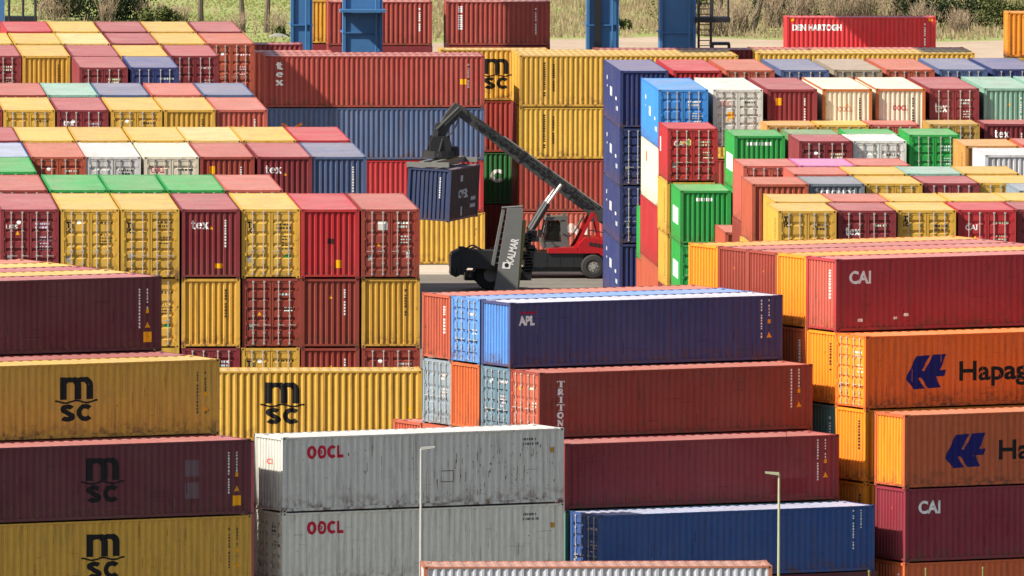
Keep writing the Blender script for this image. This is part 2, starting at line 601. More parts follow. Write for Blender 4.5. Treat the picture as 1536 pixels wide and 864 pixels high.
def glyph(ch, w):
    """heavy lower-case letters in a unit-high box (0..1), stroke w"""
    h = w / 2
    if ch == 's':
        p = arc(0.42, 0.71, 0.40 - h, 0.29 - h, 25, 90, 6) + arc(0.42, 0.725, 0.40 - h, 0.275 - h, 100, 230, 10) + [(0.42, 0.50)] + arc(0.44, 0.275, 0.40 - h, 0.275 - h, 50, -90, 10) + arc(0.42, 0.29, 0.42 - h, 0.29 - h, -100, -155, 6)
        return ribbon(p, w), 0.86
    if ch == 'c':
        return ribbon(arc(0.47, 0.5, 0.47 - h, 0.5 - h, 42, 318, 24), w), 0.88
    if ch == 'm':
        q = [R4(0, w, 0, 1)]
        for x in (w * 1.0, w * 1.0 + 0.52):
            q += ribbon(arc(x + 0.13, 0.62, 0.26, 0.38 - h * 0.8, 150, 90, 6) + arc(x + 0.26, 0.60, 0.26, 0.40 - h * 0.8, 80, 0, 8) + [(x + 0.52, 0.0)], [w * 0.75] * 8 + [w] * 8 + [w])
        return q, w + 1.04 + h
    if ch == 'e':
        return ribbon(arc(0.42, 0.36, 0.42 - h, 0.36 - h * 0.7, 0, 318, 24), w * 0.85) + [R4(h * 1.6, 0.80, 0.34, 0.34 + w * 0.5)], 0.82
    if ch == 't':
        return ribbon([(0.22, 0.98), (0.22, 0.18)] + arc(0.36, 0.16, 0.14, 0.10, 180, 330, 6), w * 1.05) + [R4(0.0, 0.48, 0.60, 0.72)], 0.55
    if ch == 'x':
        return ribbon([(0.10, 0.70), (0.66, 0.02)], w * 1.15) + ribbon([(0.64, 0.70), (0.42, 0.42)], w * 0.6) + ribbon([(0.32, 0.30), (0.10, 0.02)], w * 0.6) + [R4(-0.02, 0.30, 0.66, 0.74), R4(0.50, 0.80, 0.66, 0.74), R4(-0.02, 0.28, -0.02, 0.06), R4(0.50, 0.82, -0.02, 0.06)], 0.8
    if ch == 'T':
        return [R4(0.32, 0.32 + w, 0.05, 0.9), R4(0, 0.64 + w, 0.9, 1.0), R4(0.0, 0.09, 0.72, 0.9), R4(0.55 + w, 0.64 + w, 0.72, 0.9), R4(0.18, 0.46 + w, 0, 0.07)], 0.8
    if ch == 'R':
        return [R4(0.12, 0.12 + w, 0.06, 1.0), R4(0.0, 0.34, 0, 0.07)] + ribbon([(0.26, 0.93)] + arc(0.42, 0.72, 0.22, 0.21, 90, -90, 8) + [(0.26, 0.51)], w * 0.8) + ribbon([(0.42, 0.50), (0.72, 0.03)], w) + [R4(0.6, 0.86, 0, 0.07)], 0.86
    if ch == 'I':
        return [R4(0.15, 0.15 + w, 0.07, 0.93), R4(0, 0.30 + w, 0, 0.07), R4(0, 0.30 + w, 0.93, 1.0)], 0.46
    if ch == 'O':
        return ribbon(arc(0.42, 0.5, 0.42 - h, 0.5 - h * 0.7, 0, 360, 24), w), 0.84
    if ch == 'C':
        return ribbon(arc(0.45, 0.5, 0.45 - h, 0.5 - h * 0.8, 45, 315, 24), w), 0.80
    if ch == 'L':
        return [R4(0, w, 0, 1), R4(w, 0.58, 0, w)], 0.58
    if ch == 'N':
        return [R4(0.12, 0.12 + w * 0.6, 0.07, 1.0), R4(0.66, 0.66 + w * 0.6, 0.0, 0.93), R4(0, 0.32, 0, 0.07), R4(0.54, 0.90, 0.93, 1.0), R4(0.0, 0.14, 0.93, 1.0)] + ribbon([(0.16, 0.95), (0.70, 0.05)], w), 0.9
    return [], 0.5


def word(txt, height, w=0.22, gap=0.08, width=None):
    q, x = [], 0.0
    for ch in txt:
        g, adv = glyph(ch, w)
        q += [[(px + x, pz) for px, pz in p] for p in g]
        x += adv + gap
    x -= gap
    sx = height if width is None else width / x
    return outline_mesh([[((px - x / 2) * sx, (pz - 0.5) * height) for px, pz in p] for p in q])


def stacked(txt, h, gap, w, bold):
    return join(*[shift(word(ch, h, 0.27, width=w * (0.6 if ch == 'I' else 1.12)), 0, -i * (h + gap)) for i, ch in enumerate(txt)])


def msc():
    a = shift(word("m", 0.86, 0.30, width=1.40), 0, 0.44)
    s = shift(word("sc", 0.66, 0.27, 0.06, width=1.40), 0, -0.50)
    wave = []
    n = 18
    for i in range(n):
        x0, x1 = -0.9 + 1.8 * i / n, -0.9 + 1.8 * (i + 1) / n
        z = lambda x: -0.075 + 0.045 * math.cos(x * 2 * math.pi / 0.9)
        wave.append([(x0, z(x0) - 0.035), (x1, z(x1) - 0.035), (x1, z(x1) + 0.035), (x0, z(x0) + 0.035)])
    return join(a, s, outline_mesh(wave))


def oocl():
    t = word("OOCL", 0.48, 0.25, 0.07, width=1.55)
    fl = []
    for k in range(5):
        a = math.pi / 2 + k * 2 * math.pi / 5
        cx, cz = -0.19 + 0.055 * math.cos(a), 0.055 * math.sin(a)
        fl.append([(cx + 0.035 * math.cos(q), cz + 0.035 * math.sin(q)) for q in [i * math.pi / 3 for i in range(6)]])
    return join(t, outline_mesh(fl))


def arrow_logo():
    P = [(75, 297), (133, 175), (207, 172), (163, 254), (178, 258), (224, 170), (297, 168), (262, 255), (297, 255), (288, 288), (240, 290), (267, 350), (197, 353), (160, 294), (144, 294), (178, 354), (120, 356)]
    return outline_mesh([[((x - 186) / 222 * 1.84, (262 - y) / 188 * 1.36) for x, y in P]])


def code_marks(seed, w, rows, rh=0.09, gap=0.07):
    """rows of small dashes: print too small to read in the photograph"""
    rnd = random.Random(seed)
    polys = []
    for i in range(rows):
        z = -i * (rh + gap)
        x = 0.0
        lim = w * rnd.uniform(0.6, 1.0)
        while x < lim:
            d = rnd.uniform(0.03, 0.11)
            polys.append([(x, z - rh / 2), (x + d, z - rh / 2), (x + d, z + rh / 2), (x, z + rh / 2)])
            x += d + rnd.uniform(0.02, 0.07)
    return outline_mesh(polys)


def code_column(seed, h, w=0.09):
    rnd = random.Random(seed)
    polys, z = [], 0.0
    while z > -h:
        d = rnd.uniform(0.05, 0.10)
        polys.append([(-w / 2, z - d), (w / 2, z - d), (w / 2, z), (-w / 2, z)])
        z -= d + (rnd.uniform(0.03, 0.05) if rnd.random() < 0.85 else 0.14)
    return outline_mesh(polys)


def rect(w, h):
    return outline_mesh([[(-w / 2, -h / 2), (w / 2, -h / 2), (w / 2, h / 2), (-w / 2, h / 2)]])


def triangle(s):
    return outline_mesh([[(-s / 2, -s * 0.45), (s / 2, -s * 0.45), (0, s * 0.5)]])


PRINT_CACHE = {}


def lay(ck, bm_fn, key, face, px, pz, side=-1):
    """print mesh laid on a face of a container, following its corrugation. px along the face (viewer's left to right, 0 in the middle), pz up"""
    ck = (ck, key, face, round(px, 2), round(pz, 2), side)
    if ck in PRINT_CACHE:
        return PRINT_CACHE[ck]
    bm = shift(bm_fn(), px, pz)
    pr = PROF[key, face]
    axis = 'z' if face.startswith('door') else 'x'
    lo = min(getattr(v.co, axis) for v in bm.verts)
    hi = max(getattr(v.co, axis) for v in bm.verts)
    for c, _ in pr:
        if lo < c < hi:
            co = (0, 0, c) if axis == 'z' else (c, 0, 0)
            no = (0, 0, 1) if axis == 'z' else (1, 0, 0)
            bmesh.ops.bisect_plane(bm, geom=bm.verts[:] + bm.edges[:] + bm.faces[:], plane_co=co, plane_no=no, dist=1e-5)

    def depth(t):
        for (a, da), (b, db) in zip(pr, pr[1:]):
            if a <= t <= b:
                return da if b == a else da + (db - da) * (t - a) / (b - a)
        return 0.0
    hx, hy = SIZES[key][0] / 2, W / 2
    for v in bm.verts:
        p, z, e_ = v.co.x, v.co.z, v.co.y
        if face == 'side':
            d = depth(p) + 0.005 + e_
            v.co = Vector((p, -(hy - 0.012) - d, z)) if side < 0 else Vector((-p, (hy - 0.012) + d, z))
        elif face == 'end':
            v.co = Vector((-(hx - 0.035) - depth(p) - 0.005 - e_, -p, z))
        else:
            v.co = Vector((-(hx - 0.022) - depth(z) - 0.005 - e_, -p, z))
    me = bpy.data.meshes.new("lettering")
    bm.to_mesh(me)
    bm.free()
    me.materials.append(M_PRINT)
    PRINT_CACHE[ck] = me
    return me


# ------------------------------------------------------------------ containers
N_BOX = [0]
ROOFC = {'M': lin("96393d"), 'm': lin("9a4042"), 'Q': lin("96393d"), 'B': lin("a8483c"), 'r': lin("b0584c"), 'N': lin("46527c"), 'n': lin("5a6784"), 'I': lin("93a5c6"), 'U': lin("b6bdca"), 'c': lin("b05048"), 'X': lin("a04048")}


def vary(c, a=0.07):
    k = 1 + random.uniform(-a, a)
    return tuple(min(0.92, max(0.005, x * k * (1 + random.uniform(-a, a) * 0.4))) for x in c)


def container(key, col, x, y, z, rot, label, group, end='C', prints=(), detail=True, marks=True, tilt=None, frame_col=None, roof_col=None, end_col=None, side_col=None):
    """x, y: middle of the base. prints: (name, mesh builder, cache key, face, px, pz, colour[, side])"""
    N_BOX[0] += 1
    sd = N_BOX[0]
    jr = random.Random(sd * 3 + 1)
    x, y, rot = x + jr.uniform(-0.025, 0.025), y + jr.uniform(-0.025, 0.025), rot + jr.uniform(-0.0022, 0.0022)
    base = vary(C[col]) if isinstance(col, str) else col
    Lc, H = SIZES[key]
    if not detail:
        o = put("shipping_container", MESH[key, 'plain'], None, base, (x, y, z), rot)
        return tag(o, label, 'container', group)
    if roof_col is None and isinstance(col, str) and col in ROOFC:
        roof_col = vary(ROOFC[col])                     # paler roof tone: sun-fading plus sky sheen put into the colour
    root = tag(empty("shipping_container", (x, y, z), rot), label, 'container', group)
    if tilt:
        root.rotation_euler = (tilt[0], tilt[1], rot)
    put("frame", MESH[key, 'frame'], root, frame_col or base)
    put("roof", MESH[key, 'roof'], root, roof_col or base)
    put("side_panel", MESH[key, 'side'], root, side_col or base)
    put("side_panel", MESH[key, 'side'], root, side_col or base, rotz=math.pi)
    put("end_panel", MESH[key, 'end'], root, base, rotz=math.pi)
    rnd = random.Random(sd)
    var = '2' if sd % 5 in (1, 3) else ''
    DF = 'door' + var
    if end == 'C':
        put("end_panel", MESH[key, 'end'], root, end_col or base)
        if marks:
            if rnd.random() < 0.75:
                put("marking", lay(('col', sd % 5), lambda: code_column(sd % 5, 1.1), key, 'end', 0.62, H - 0.45), root, WHITE if col not in ('Y', 'y', 'H', 'W', 'A') else (0.05, 0.04, 0.03))
            if rnd.random() < 0.35:
                put("warning_label", lay('tri', lambda: triangle(0.15), key, 'end', 0.02, H - 0.78), root, YEL)
    else:
        for nm, sgn in (('doorL', -1), ('doorR', 1)):
            d = put("door", MESH[key, nm + var], root, end_col or base)
            for off in (0.30, 0.76):
                b = put("locking_bar", MESH[key, 'bar' + var], d)
                b.location = (0, -sgn * off, 0)
                if sgn > 0:
                    pass
        if marks:
            ink = WHITE if col not in ('Y', 'y', 'Z', 'D', 'W', 'A', 'w') else (0.08, 0.06, 0.04)
            q_ = sd % 11
            put("marking", lay(('dm', q_), lambda: join(code_marks(q_, 0.72, 1 + q_ % 2, 0.085), shift(code_marks(q_ + 19, 0.34 + 0.02 * q_, 2 + q_ % 4, 0.05, 0.08), 0.12 + 0.03 * (q_ % 5), -0.5 - 0.06 * (q_ % 3))), key, DF, 0.30 - 0.02 * (q_ % 4), H - 0.55 - 0.03 * (q_ % 5)), root, tuple(v * rnd.uniform(0.6, 1.0) for v in ink))
            put("data_plate", lay(('plate', q_ % 3), lambda: rect(0.16, 0.24), key, DF, -0.90 + 0.05 * (q_ % 3), 0.80 + 0.06 * (q_ % 3)), root, (0.28, 0.28, 0.27))
            if rnd.random() < 0.35:
                tz = rnd.choice((1.3, 1.42, 1.9))
                put("warning_label", lay('tri', lambda: triangle(0.17), key, DF, -0.50, tz), root, YEL)
            if rnd.random() < 0.4:
                put("round_sticker", lay('st', lambda: outline_mesh([[(0.09 * math.cos(i * 0.6283), 0.09 * math.sin(i * 0.6283)) for i in range(10)]]), key, DF, -0.45, H - 0.55), root, WHITE)
            if rnd.random() < 0.35:
                put("paper_label", lay('gl', lambda: rect(0.26, 0.14), key, DF, 0.72, 0.92), root, lin("2f9a5a"))
    for p in prints:
        nm, fn, ck, face, px, pz, pc = p[:7]
        face = DF if face == 'door' else face
        put(nm, lay(ck, fn, key, face, px, pz, p[7] if len(p) > 7 else -1), root, pc)
    return root


def P_tex(face='end', px=-0.45, pz=2.25, h=0.36):
    return ("lettering", lambda: word("tex", h, 0.22, 0.06, width=0.72), ('tex', h, face), face, px, pz, WHITE)


def P_mscdoor():
    def f():
        b = msc()
        for v in b.verts:
            v.co *= 0.27
        return b
    return ("logo", f, 'mscs', 'door', -0.91, 2.12, BLACKC)


def P_door(txt, w=0.55, col=WHITE, px=-0.66, pz=2.0, h=0.24):
    return ("lettering", lambda: word(txt, h * 1.25, 0.24, 0.05, width=w) if txt == 'tex' else text_bm(txt, h, 0.02, width=w), ('d', txt, w), 'door', px, pz, col)


ORD = ['first', 'second', 'third', 'fourth', 'fifth', 'sixth', 'seventh', 'eighth', 'ninth', 'tenth', 'eleventh', 'twelfth', 'thirteenth']
FACE = {'C': 'ribbed end out', 'D': 'doors out'}
HCP, STP = 2.905, 2.600
Z5H = 5 * HCP

# ---- ground and setting first
def sheet(name, x0, x1, y0, y1, z, mat):
    o = put(name, MB().quad((x0, y0, z), (x1, y0, z), (x1, y1, z), (x0, y1, z)).raw(name, mat))
    o['kind'] = 'structure'
    return o


sheet("ground", -6000, 6000, -3000, 9000, -0.012, M_GRASS)
sheet("yard", -300, 400, 380, 1000, -0.004, M_ASPHALT)
sheet("lane", -100, 300, 805.5, 960, 0.0, M_CONCRETE)
sand = MB()
rs = random.Random(3)
xs = [-60 + i * 5 for i in range(60)]
for x in xs:
    w0, w1 = [1081 + 9 * math.sin(t * 0.11) + (t - 60) * 0.25 * (t > 60) + 6 * (t > 78) for t in (x, x + 5)]
    sand.quad((x, 1000, 0.006), (x + 5, 1000, 0.006), (x + 5, w1, 0.006), (x, w0, 0.006))
o = put("sand_bank", sand.raw("sand_bank", M_SAND))
o['kind'] = 'structure'

# ------------------------------------------------------------------ L block: ends towards the viewer, lane on its right side
G_L = "containers in the block beside the lane"
PW = 2.516
L_ROWS = [  # (row number, Y of the front, first stack index from lane, string right-to-left: colour+face, prints)
    (0, 612.6, 0, "BD RC YD MC YD YD MD"),
    (1, 627.2, 2, "SD VD VD VD BD"),
    (2, 641.7, 6, "VD"),
    (3, 654.0, 0, "nC MC BC WD AD OD IC"),
    (4, 668.0, 0, "RC YD yD YD YD YD MD"),
    (5, 696.0, 1, "SC YC YD MD YD MD"),
    (6, 710.5, 1, "nC SD nC TC BD"),
    (7, 738.8, 2, "ND MD"),
    (8, 751.5, 1, "MD YC MD YC MD"),
    (9, 765.5, 0, "OD YC MD yC YD YD"),
    (10, 779.5, 0, "MD YC MD YC RC"),
]
SP_L = {(0, 3): [P_tex()], (3, 1): [P_tex(px=-0.50, pz=2.33)], (0, 6): [P_door("UES", 0.5, WHITE, -0.74, 2.15, 0.2)],
        (3, 3): [P_door("OOCL", 0.62, REDC, -0.6, 2.3, 0.26)], (5, 4): [P_door("tex", 0.5, WHITE, -0.66, 2.28, 0.2)],
        (0, 2): [P_mscdoor()], (0, 4): [P_mscdoor()], (0, 5): [P_mscdoor()]}
SP_L[0, 1] = [("stencil_patch", lambda: rect(0.26, 0.22), 'sq', 'end', 0.02, 1.55, (0.05, 0.02, 0.02)), ("warning_label", lambda: rect(0.24, 0.34), 'yl', 'end', 0.36, 0.6, YEL)]
SP_L[0, 0] = [("paper_label", lambda: rect(0.4, 0.36), 'pl', 'door', -0.32, 2.2, (0.62, 0.60, 0.58)), ("paper_label", lambda: rect(0.16, 0.22), 'pl2', 'door', 0.74, 0.98, WHITE)]
SP_L[0, 3].append(("warning_label", lambda: rect(0.32, 0.2), 'yl2', 'end', 0.34, 0.52, YEL))
SP_L[3, 2] = [("warning_label", lambda: rect(0.26, 0.34), 'yl', 'end', -0.66, 2.3, YEL)]


def L_box(row, y, j, spec, tier, ztop, prints=(), detail=True):
    key = '40h'
    x1 = 34.7 - PW * j
    jit = random.uniform(-0.03, 0.03)
    tn = {5: 'topmost', 4: 'second from top', 3: 'third from top', 2: 'fourth from top', 1: 'bottom'}[tier]
    what = {'tex': ' with white lettering', 'd': ' with door lettering', 'mscs': ' with small black logo'}
    extra = ''
    for p in prints:
        k = p[2][0] if isinstance(p[2], tuple) else p[2]
        extra = what.get(k, extra)
    rown = 'front row' if row == 0 else ORD[row] + ' row back'
    if tier < 5:
        lab = f"{CN[spec[0]]} container, {tn}, {ORD[j]} stack from the lane, {rown}"
    elif extra:
        lab = f"{CN[spec[0]]} container{extra}, {tn}, {ORD[j]} stack from lane, {rown}"
    else:
        lab = f"{CN[spec[0]]} container, {FACE[spec[1]]}, {tn}, {ORD[j]} stack from the lane, {rown}"
    return container(key, spec[0], x1 - W / 2 + jit, y + 6.096 + random.uniform(-0.08, 0.08), ztop - 2.896, math.pi / 2, lab, G_L, spec[1], prints, detail)


for row, y, j0, cols in L_ROWS:
    for i, spec in enumerate(cols.split()):
        L_box(row, y, j0 + i, spec, 5, Z5H, SP_L.get((row, j0 + i), ()))
LOW = {4: "YC BC BD YC YD MD MD", 3: "BD BC YD MD YC YD BC"}
for tier, cols in LOW.items():
    for j, spec in enumerate(cols.split()):
        pr = [P_mscdoor()] if spec == 'YD' else ()
        L_box(0, 612.6, j, spec, tier, tier * HCP, pr, detail=not (j > 4 or (tier == 3 and j > 3)))
for row, y, j0, cols in L_ROWS:                       # what carries the stacks along the lane
    n = len(cols.split())
    for j in ([j0] if row else range(n)):
        for tier in range(1, 5):
            if row == 0 and tier >= 3:
                continue
            cc = random.Random(row * 50 + j * 7 + tier).choice("YMBOnSYM")
            L_box(row, y, j, cc + 'C', tier, tier * HCP, (), detail=(row > 0 and tier == 4))

# the long yellow container across the front of the block
C40 = 12.192


def grid_box(key, col, x, y, ztop, label, group, **kw):
    Lc, H = SIZES[key]
    return container(key, col, x + Lc / 2, y + W / 2, ztop - H, 0.0, label, group, **kw)


G_Y = "yellow containers laid across the block front"
P_MSC = lambda px, pz, c=BLACKC: ("logo", msc, 'msc', 'side', px, pz, c)
grid_box('40h', 'Y', 21.8, 598.4, 3 * HCP, "long sunlit yellow container with black logo standing crosswise before the door ends", G_Y, prints=[
    P_MSC(0.38 , 1.55),
    ("warning_label", lambda: triangle(0.22), 'tri2', 'side', 5.6, 1.35, YEL)], marks=False)
for t in (1, 2):
    grid_box('40h', 'm', 21.8, 598.4, t * HCP, f"dark maroon container carrying the long sunlit yellow one, {ORD[2 - t]} below it", G_Y, detail=False)

# ------------------------------------------------------------------ R block: ends towards the viewer, navy stack at its lane corner
G_R = "containers in the block behind the navy stack"


def R_box(key, spec, x, y, ztop, label, prints=(), detail=True, marks=True, frame_col=None):
    Lc, H = SIZES[key]
    return container(key, spec[0], x + W / 2, y + Lc / 2, ztop - H, math.pi / 2, label, G_R, spec[1], prints, detail, marks, frame_col=frame_col)


def side_rect(seed, h, w):
    return outline_mesh([[(-w / 2, -h / 2), (w / 2, -h / 2), (w / 2, h / 2), (-w / 2, h / 2)]])


def blobs(seed):
    rnd = random.Random(seed)
    polys = []
    for cx, cz, w, h in ((-3.6, 0.62, 0.5, 0.20), (-0.6, 0.05, 1.4, 0.46), (3.7, -0.62, 1.3, 0.22), (3.0, -0.15, 0.9, 0.16), (-3.4, 0.2, 0.3, 0.10)):
        for k in range(3):
            x = cx + (k - 1) * w / 3
            polys.append([(x - w / 8, cz - h / 2), (x + w / 8, cz - h / 2), (x + w / 8, cz + h / 2), (x - w / 8, cz + h / 2)])
    return outline_mesh(polys)


MARKS_NAVY = ("lettering", lambda: blobs(1), 'blobs', 'side', 0.0, 1.5, (0.62, 0.62, 0.62), 1)
VCODE = lambda c: ("marking", lambda: code_column(4, 1.7, 0.30), 'vcol', 'side', 1.2, 2.2, c, 1)

# rows from the front (I) to the back (A): (front Y, Y drift per stack, size, top height, first X, pitch, specs)
R_ROWS = [
    (0, 611.2, 0.22, '20s', Z5H, 49.6, 2.53, "YD MD YD RD MD"),
    (1, 618.1, 0.22, '20s', Z5H, 50.0, 2.50, "YD SD YD YD YD"),
    (2, 631.6, 0.22, '20s', Z5H, 50.1, 2.50, "OC GC YD MD YD"),
    (3, 639.5, 0.2, '20s', Z5H, 52.6, 2.50, "SD YD TD YD"),
    (4, 646.3, 0.2, '20s', Z5H, 50.9, 2.50, "SD PD SD"),
    (5, 667.3, 0.2, '20s', Z5H, 55.1, 2.50, "MD AD"),
    (6, 701.4, 0.35, '20s', 5 * STP, 54.8, 2.80, "VC vC VD VD"),
    (7, 711.4, 0.35, '20s', 5 * STP, 57.2, 2.66, "DD YD SD ZD MC"),
    (8, 715.6, 0.26, '40h', Z5H, 52.2, 2.68, "LD AD MC WC WC MD TC TC"),
    (9, 735.3, 0.26, '40h', Z5H, 51.7, 2.70, "NC RC OD nD KD OD nD ND"),
]
SP_R = {(0, 0): [P_mscdoor(), VCODE((0.06, 0.05, 0.03))], (0, 1): [P_door("tex", 0.6, WHITE, -0.6, 1.72, 0.26)], (0, 2): [P_mscdoor()],
        (0, 3): [P_door("CAI", 0.5, WHITE, -0.66, 1.85, 0.24)],
        (2, 1): [("lettering", lambda: text_bm("CRONOS", 0.22, 0.03, width=1.5), 'cron', 'end', 0.05, 2.2, WHITE)],
        (7, 4): [P_tex(px=-0.35, pz=2.1)], (8, 5): [P_door("tex", 0.6, WHITE, -0.66, 1.95, 0.34)],
        (8, 4): [("lettering", lambda: text_bm("OOCL", 0.26, 0.03, width=0.72), 'oc', 'end', -0.02, 1.95, REDC)],
        (8, 3): [("lettering", lambda: text_bm("OOCL", 0.26, 0.03, width=0.72), 'oc', 'end', -0.1, 1.9, lin("d08a74"))],
        (8, 1): [P_door("OOCL", 0.66, lin("d98a78"), -0.55, 2.2, 0.28), ("warning_label", lambda: rect(0.32, 0.34), 'yl4', 'door', -0.34, 1.62, YEL)],
        (8, 2): [("warning_label", lambda: rect(0.3, 0.36), 'yl', 'end', -0.66, 2.28, YEL)],
        (8, 0): [("lettering", lambda: join(text_bm("HLXU", 0.55, 0.03, width=4.4)), 'lbt', 'side', -0.6, 1.5, (0.55, 0.68, 0.8), 1)],
        (6, 0): [("lettering", lambda: code_marks(5, 1.3, 1, 0.16), 'cm5', 'end', -0.62, 2.2, WHITE), ("white_panel", lambda: side_rect(1, 0.8, 3.6), 'wp', 'side', -0.2, 1.2, WHITE, 1)],
        (9, 0): [MARKS_NAVY]}
SP_R[8, 0] = [("lettering", lambda: blobs(2), 'blobs', 'side', 0.6, 1.5, (0.72, 0.76, 0.80), 1)]
RN = ['front row', 'second row back', 'third row back', 'fourth row back', 'fifth row back', 'sixth row back', 'seventh row back', 'eighth row back', 'ninth row back', 'rearmost row']
SKIP_MARK = {}
for row, y0, dy, key, zt, x0, pw, cols in R_ROWS:
    for i, spec in enumerate(cols.split()):
        x = x0 + pw * i
        if row == 6 and i == 3:
            x = 63.3
        if row == 7:
            x = [57.2, 59.7, 62.2, 65.2, 67.9][i]
        lab = f"{CN[spec[0]]} container, {FACE[spec[1]]}, {ORD[i]} stack from navy stack, {RN[row]}"
        fc = lin("b8642a") if (row == 8 and spec[0] == 'W') else None
        R_box(key, spec, x + random.uniform(-0.02, 0.02), y0 + dy * i, zt, lab, SP_R.get((row, i), ()), marks=not (row == 6 and i == 0), frame_col=fc)
# single stacks of that block
NAVY_CORNER = "navy stack at the lane corner"
for t, sp in ((4, 'ND'), (3, 'ND'), (2, 'NC'), (1, 'ND')):
    R_box('40h', sp, 51.7, 735.3, t * HCP, f"navy blue container with white side lettering, {ORD[5 - t]} from top of the navy stack", [MARKS_NAVY] if t > 1 else ())
for t, sp in ((4, 'WC'), (3, 'RC'), (2, 'OC'), (1, 'BC')):
    R_box('40h', sp, 52.2, 715.6, t * HCP, f"{CN[sp[0]]} container, {ORD[5 - t]} from top under the sky blue one",
          [("logo", lambda: rect(0.9, 0.5), 'lg', 'side', -2.6, 2.1, lin("d06a4a"), 1)] if t == 4 else ())
R_box('20s', 'RD', 52.1, 708.4, 5 * STP, "red container with doors out and hazard diamond, on yellow ones below sky blue", [
    P_door("CAI", 0.5, WHITE, -0.66, 1.85, 0.26),
    ("hazard_diamond", lambda: outline_mesh([[(0, -0.2), (0.2, 0), (0, 0.2), (-0.2, 0)]]), 'dia', 'door', -0.18, 1.9, (0.75, 0.66, 0.25)),
    ("white_panel", lambda: rect(0.5, 0.7), 'wpc', 'side', -1.9, 1.6, WHITE, 1)])
for t, sp in ((4, 'YC'), (3, 'YC'), (2, 'MC'), (1, 'BC')):
    R_box('20s', sp, 52.1, 708.4, t * STP, f"{CN[sp[0]]} container, {ORD[5 - t]} from top under the red one with hazard diamond",
          [VCODE((0.05, 0.04, 0.02))] if t > 2 else ())
for t, sp in ((4, 'VC'), (3, 'VD'), (2, 'VC'), (1, 'MC')):
    R_box('20s', sp, 52.2, 701.0, t * STP, f"{CN[sp[0]]} container with white side panel, {ORD[4 - t]} from top of the lower green stack",
          [("white_panel", lambda: side_rect(1, 0.8, 3.2), 'wp2', 'side', -0.2, 1.25, WHITE, 1)] + ([("lettering", lambda: code_marks(8, 1.0, 1, 0.16), 'cm8', 'end', -0.45, 2.15, WHITE)] if t == 4 else []), marks=False)
for t, sp in ((4, 'VC'), (3, 'GC'), (2, 'MC'), (1, 'BC')):
    R_box('20s', sp, 54.8, 701.4, t * STP, f"{CN[sp[0]]} container, {ORD[5 - t]} from top of the tall green corner stack", detail=t > 3)
for t, sp in ((3, 'VC'), (2, 'OC'), (1, 'MC')):
    R_box('20s', sp, 52.45, 728.4, t * STP, f"{CN[sp[0]]} container in the slot between navy and sky blue stacks, {ORD[3 - t]} from top",
          [("white_panel", lambda: side_rect(1, 0.7, 2.4), 'wp3', 'side', 0.6, 1.2, WHITE, 1)] if t == 3 else ())
for t, sp in ((4, 'OC'), (3, 'MC'), (2, 'BC'), (1, 'YC')):
    R_box('20s', sp, 51.7, 666.6, t * STP, f"low {CN[sp[0]]} container beside the green stack, {ORD[4 - t]} from top", detail=t > 2)
for t, sp in ((4, 'YC'), (3, 'BC')):
    R_box('20s', sp, 50.1, 631.6, Z5H - (5 - t) * STP, f"{CN[sp[0]]} container, {ORD[5 - t]} from top under the rust ribbed-end corner one")
R_box('20s', 'gD', 61.2, 626.3, Z5H, "blue-grey container roof poking out between the yellow roofs")
R_box('20s', 'wC', 62.45, 655.4, Z5H, "white container, grey ribbed end out, in front of a tan one")
R_box('20s', 'DC', 62.3, 663.2, Z5H, "tan container with a bright flank directly behind the white ribbed one", [VCODE((0.06, 0.05, 0.03))])
R_box('20s', 'SC', 65.0, 663.8, Z5H, "salmon container next to the tan one behind the white ribbed one")
# carriers under the edge of the block
for nm, key, x, y, top, hp in (("front yellow one by the orange bay", '20s', 49.6, 611.2, Z5H, STP), ("maroon doors behind the pink roof", '20s', 55.1, 667.3, Z5H, STP),
                               ("rust one behind the grey lettered end", '20s', 50.9, 646.3, Z5H, STP)):
    for t in range(1, 5):
        R_box(key, random.Random(t + int(y)).choice("YMBS") + 'C', x, y, top - t * hp, f"container {ORD[t]} from top in the stack of the {nm}", detail=False)

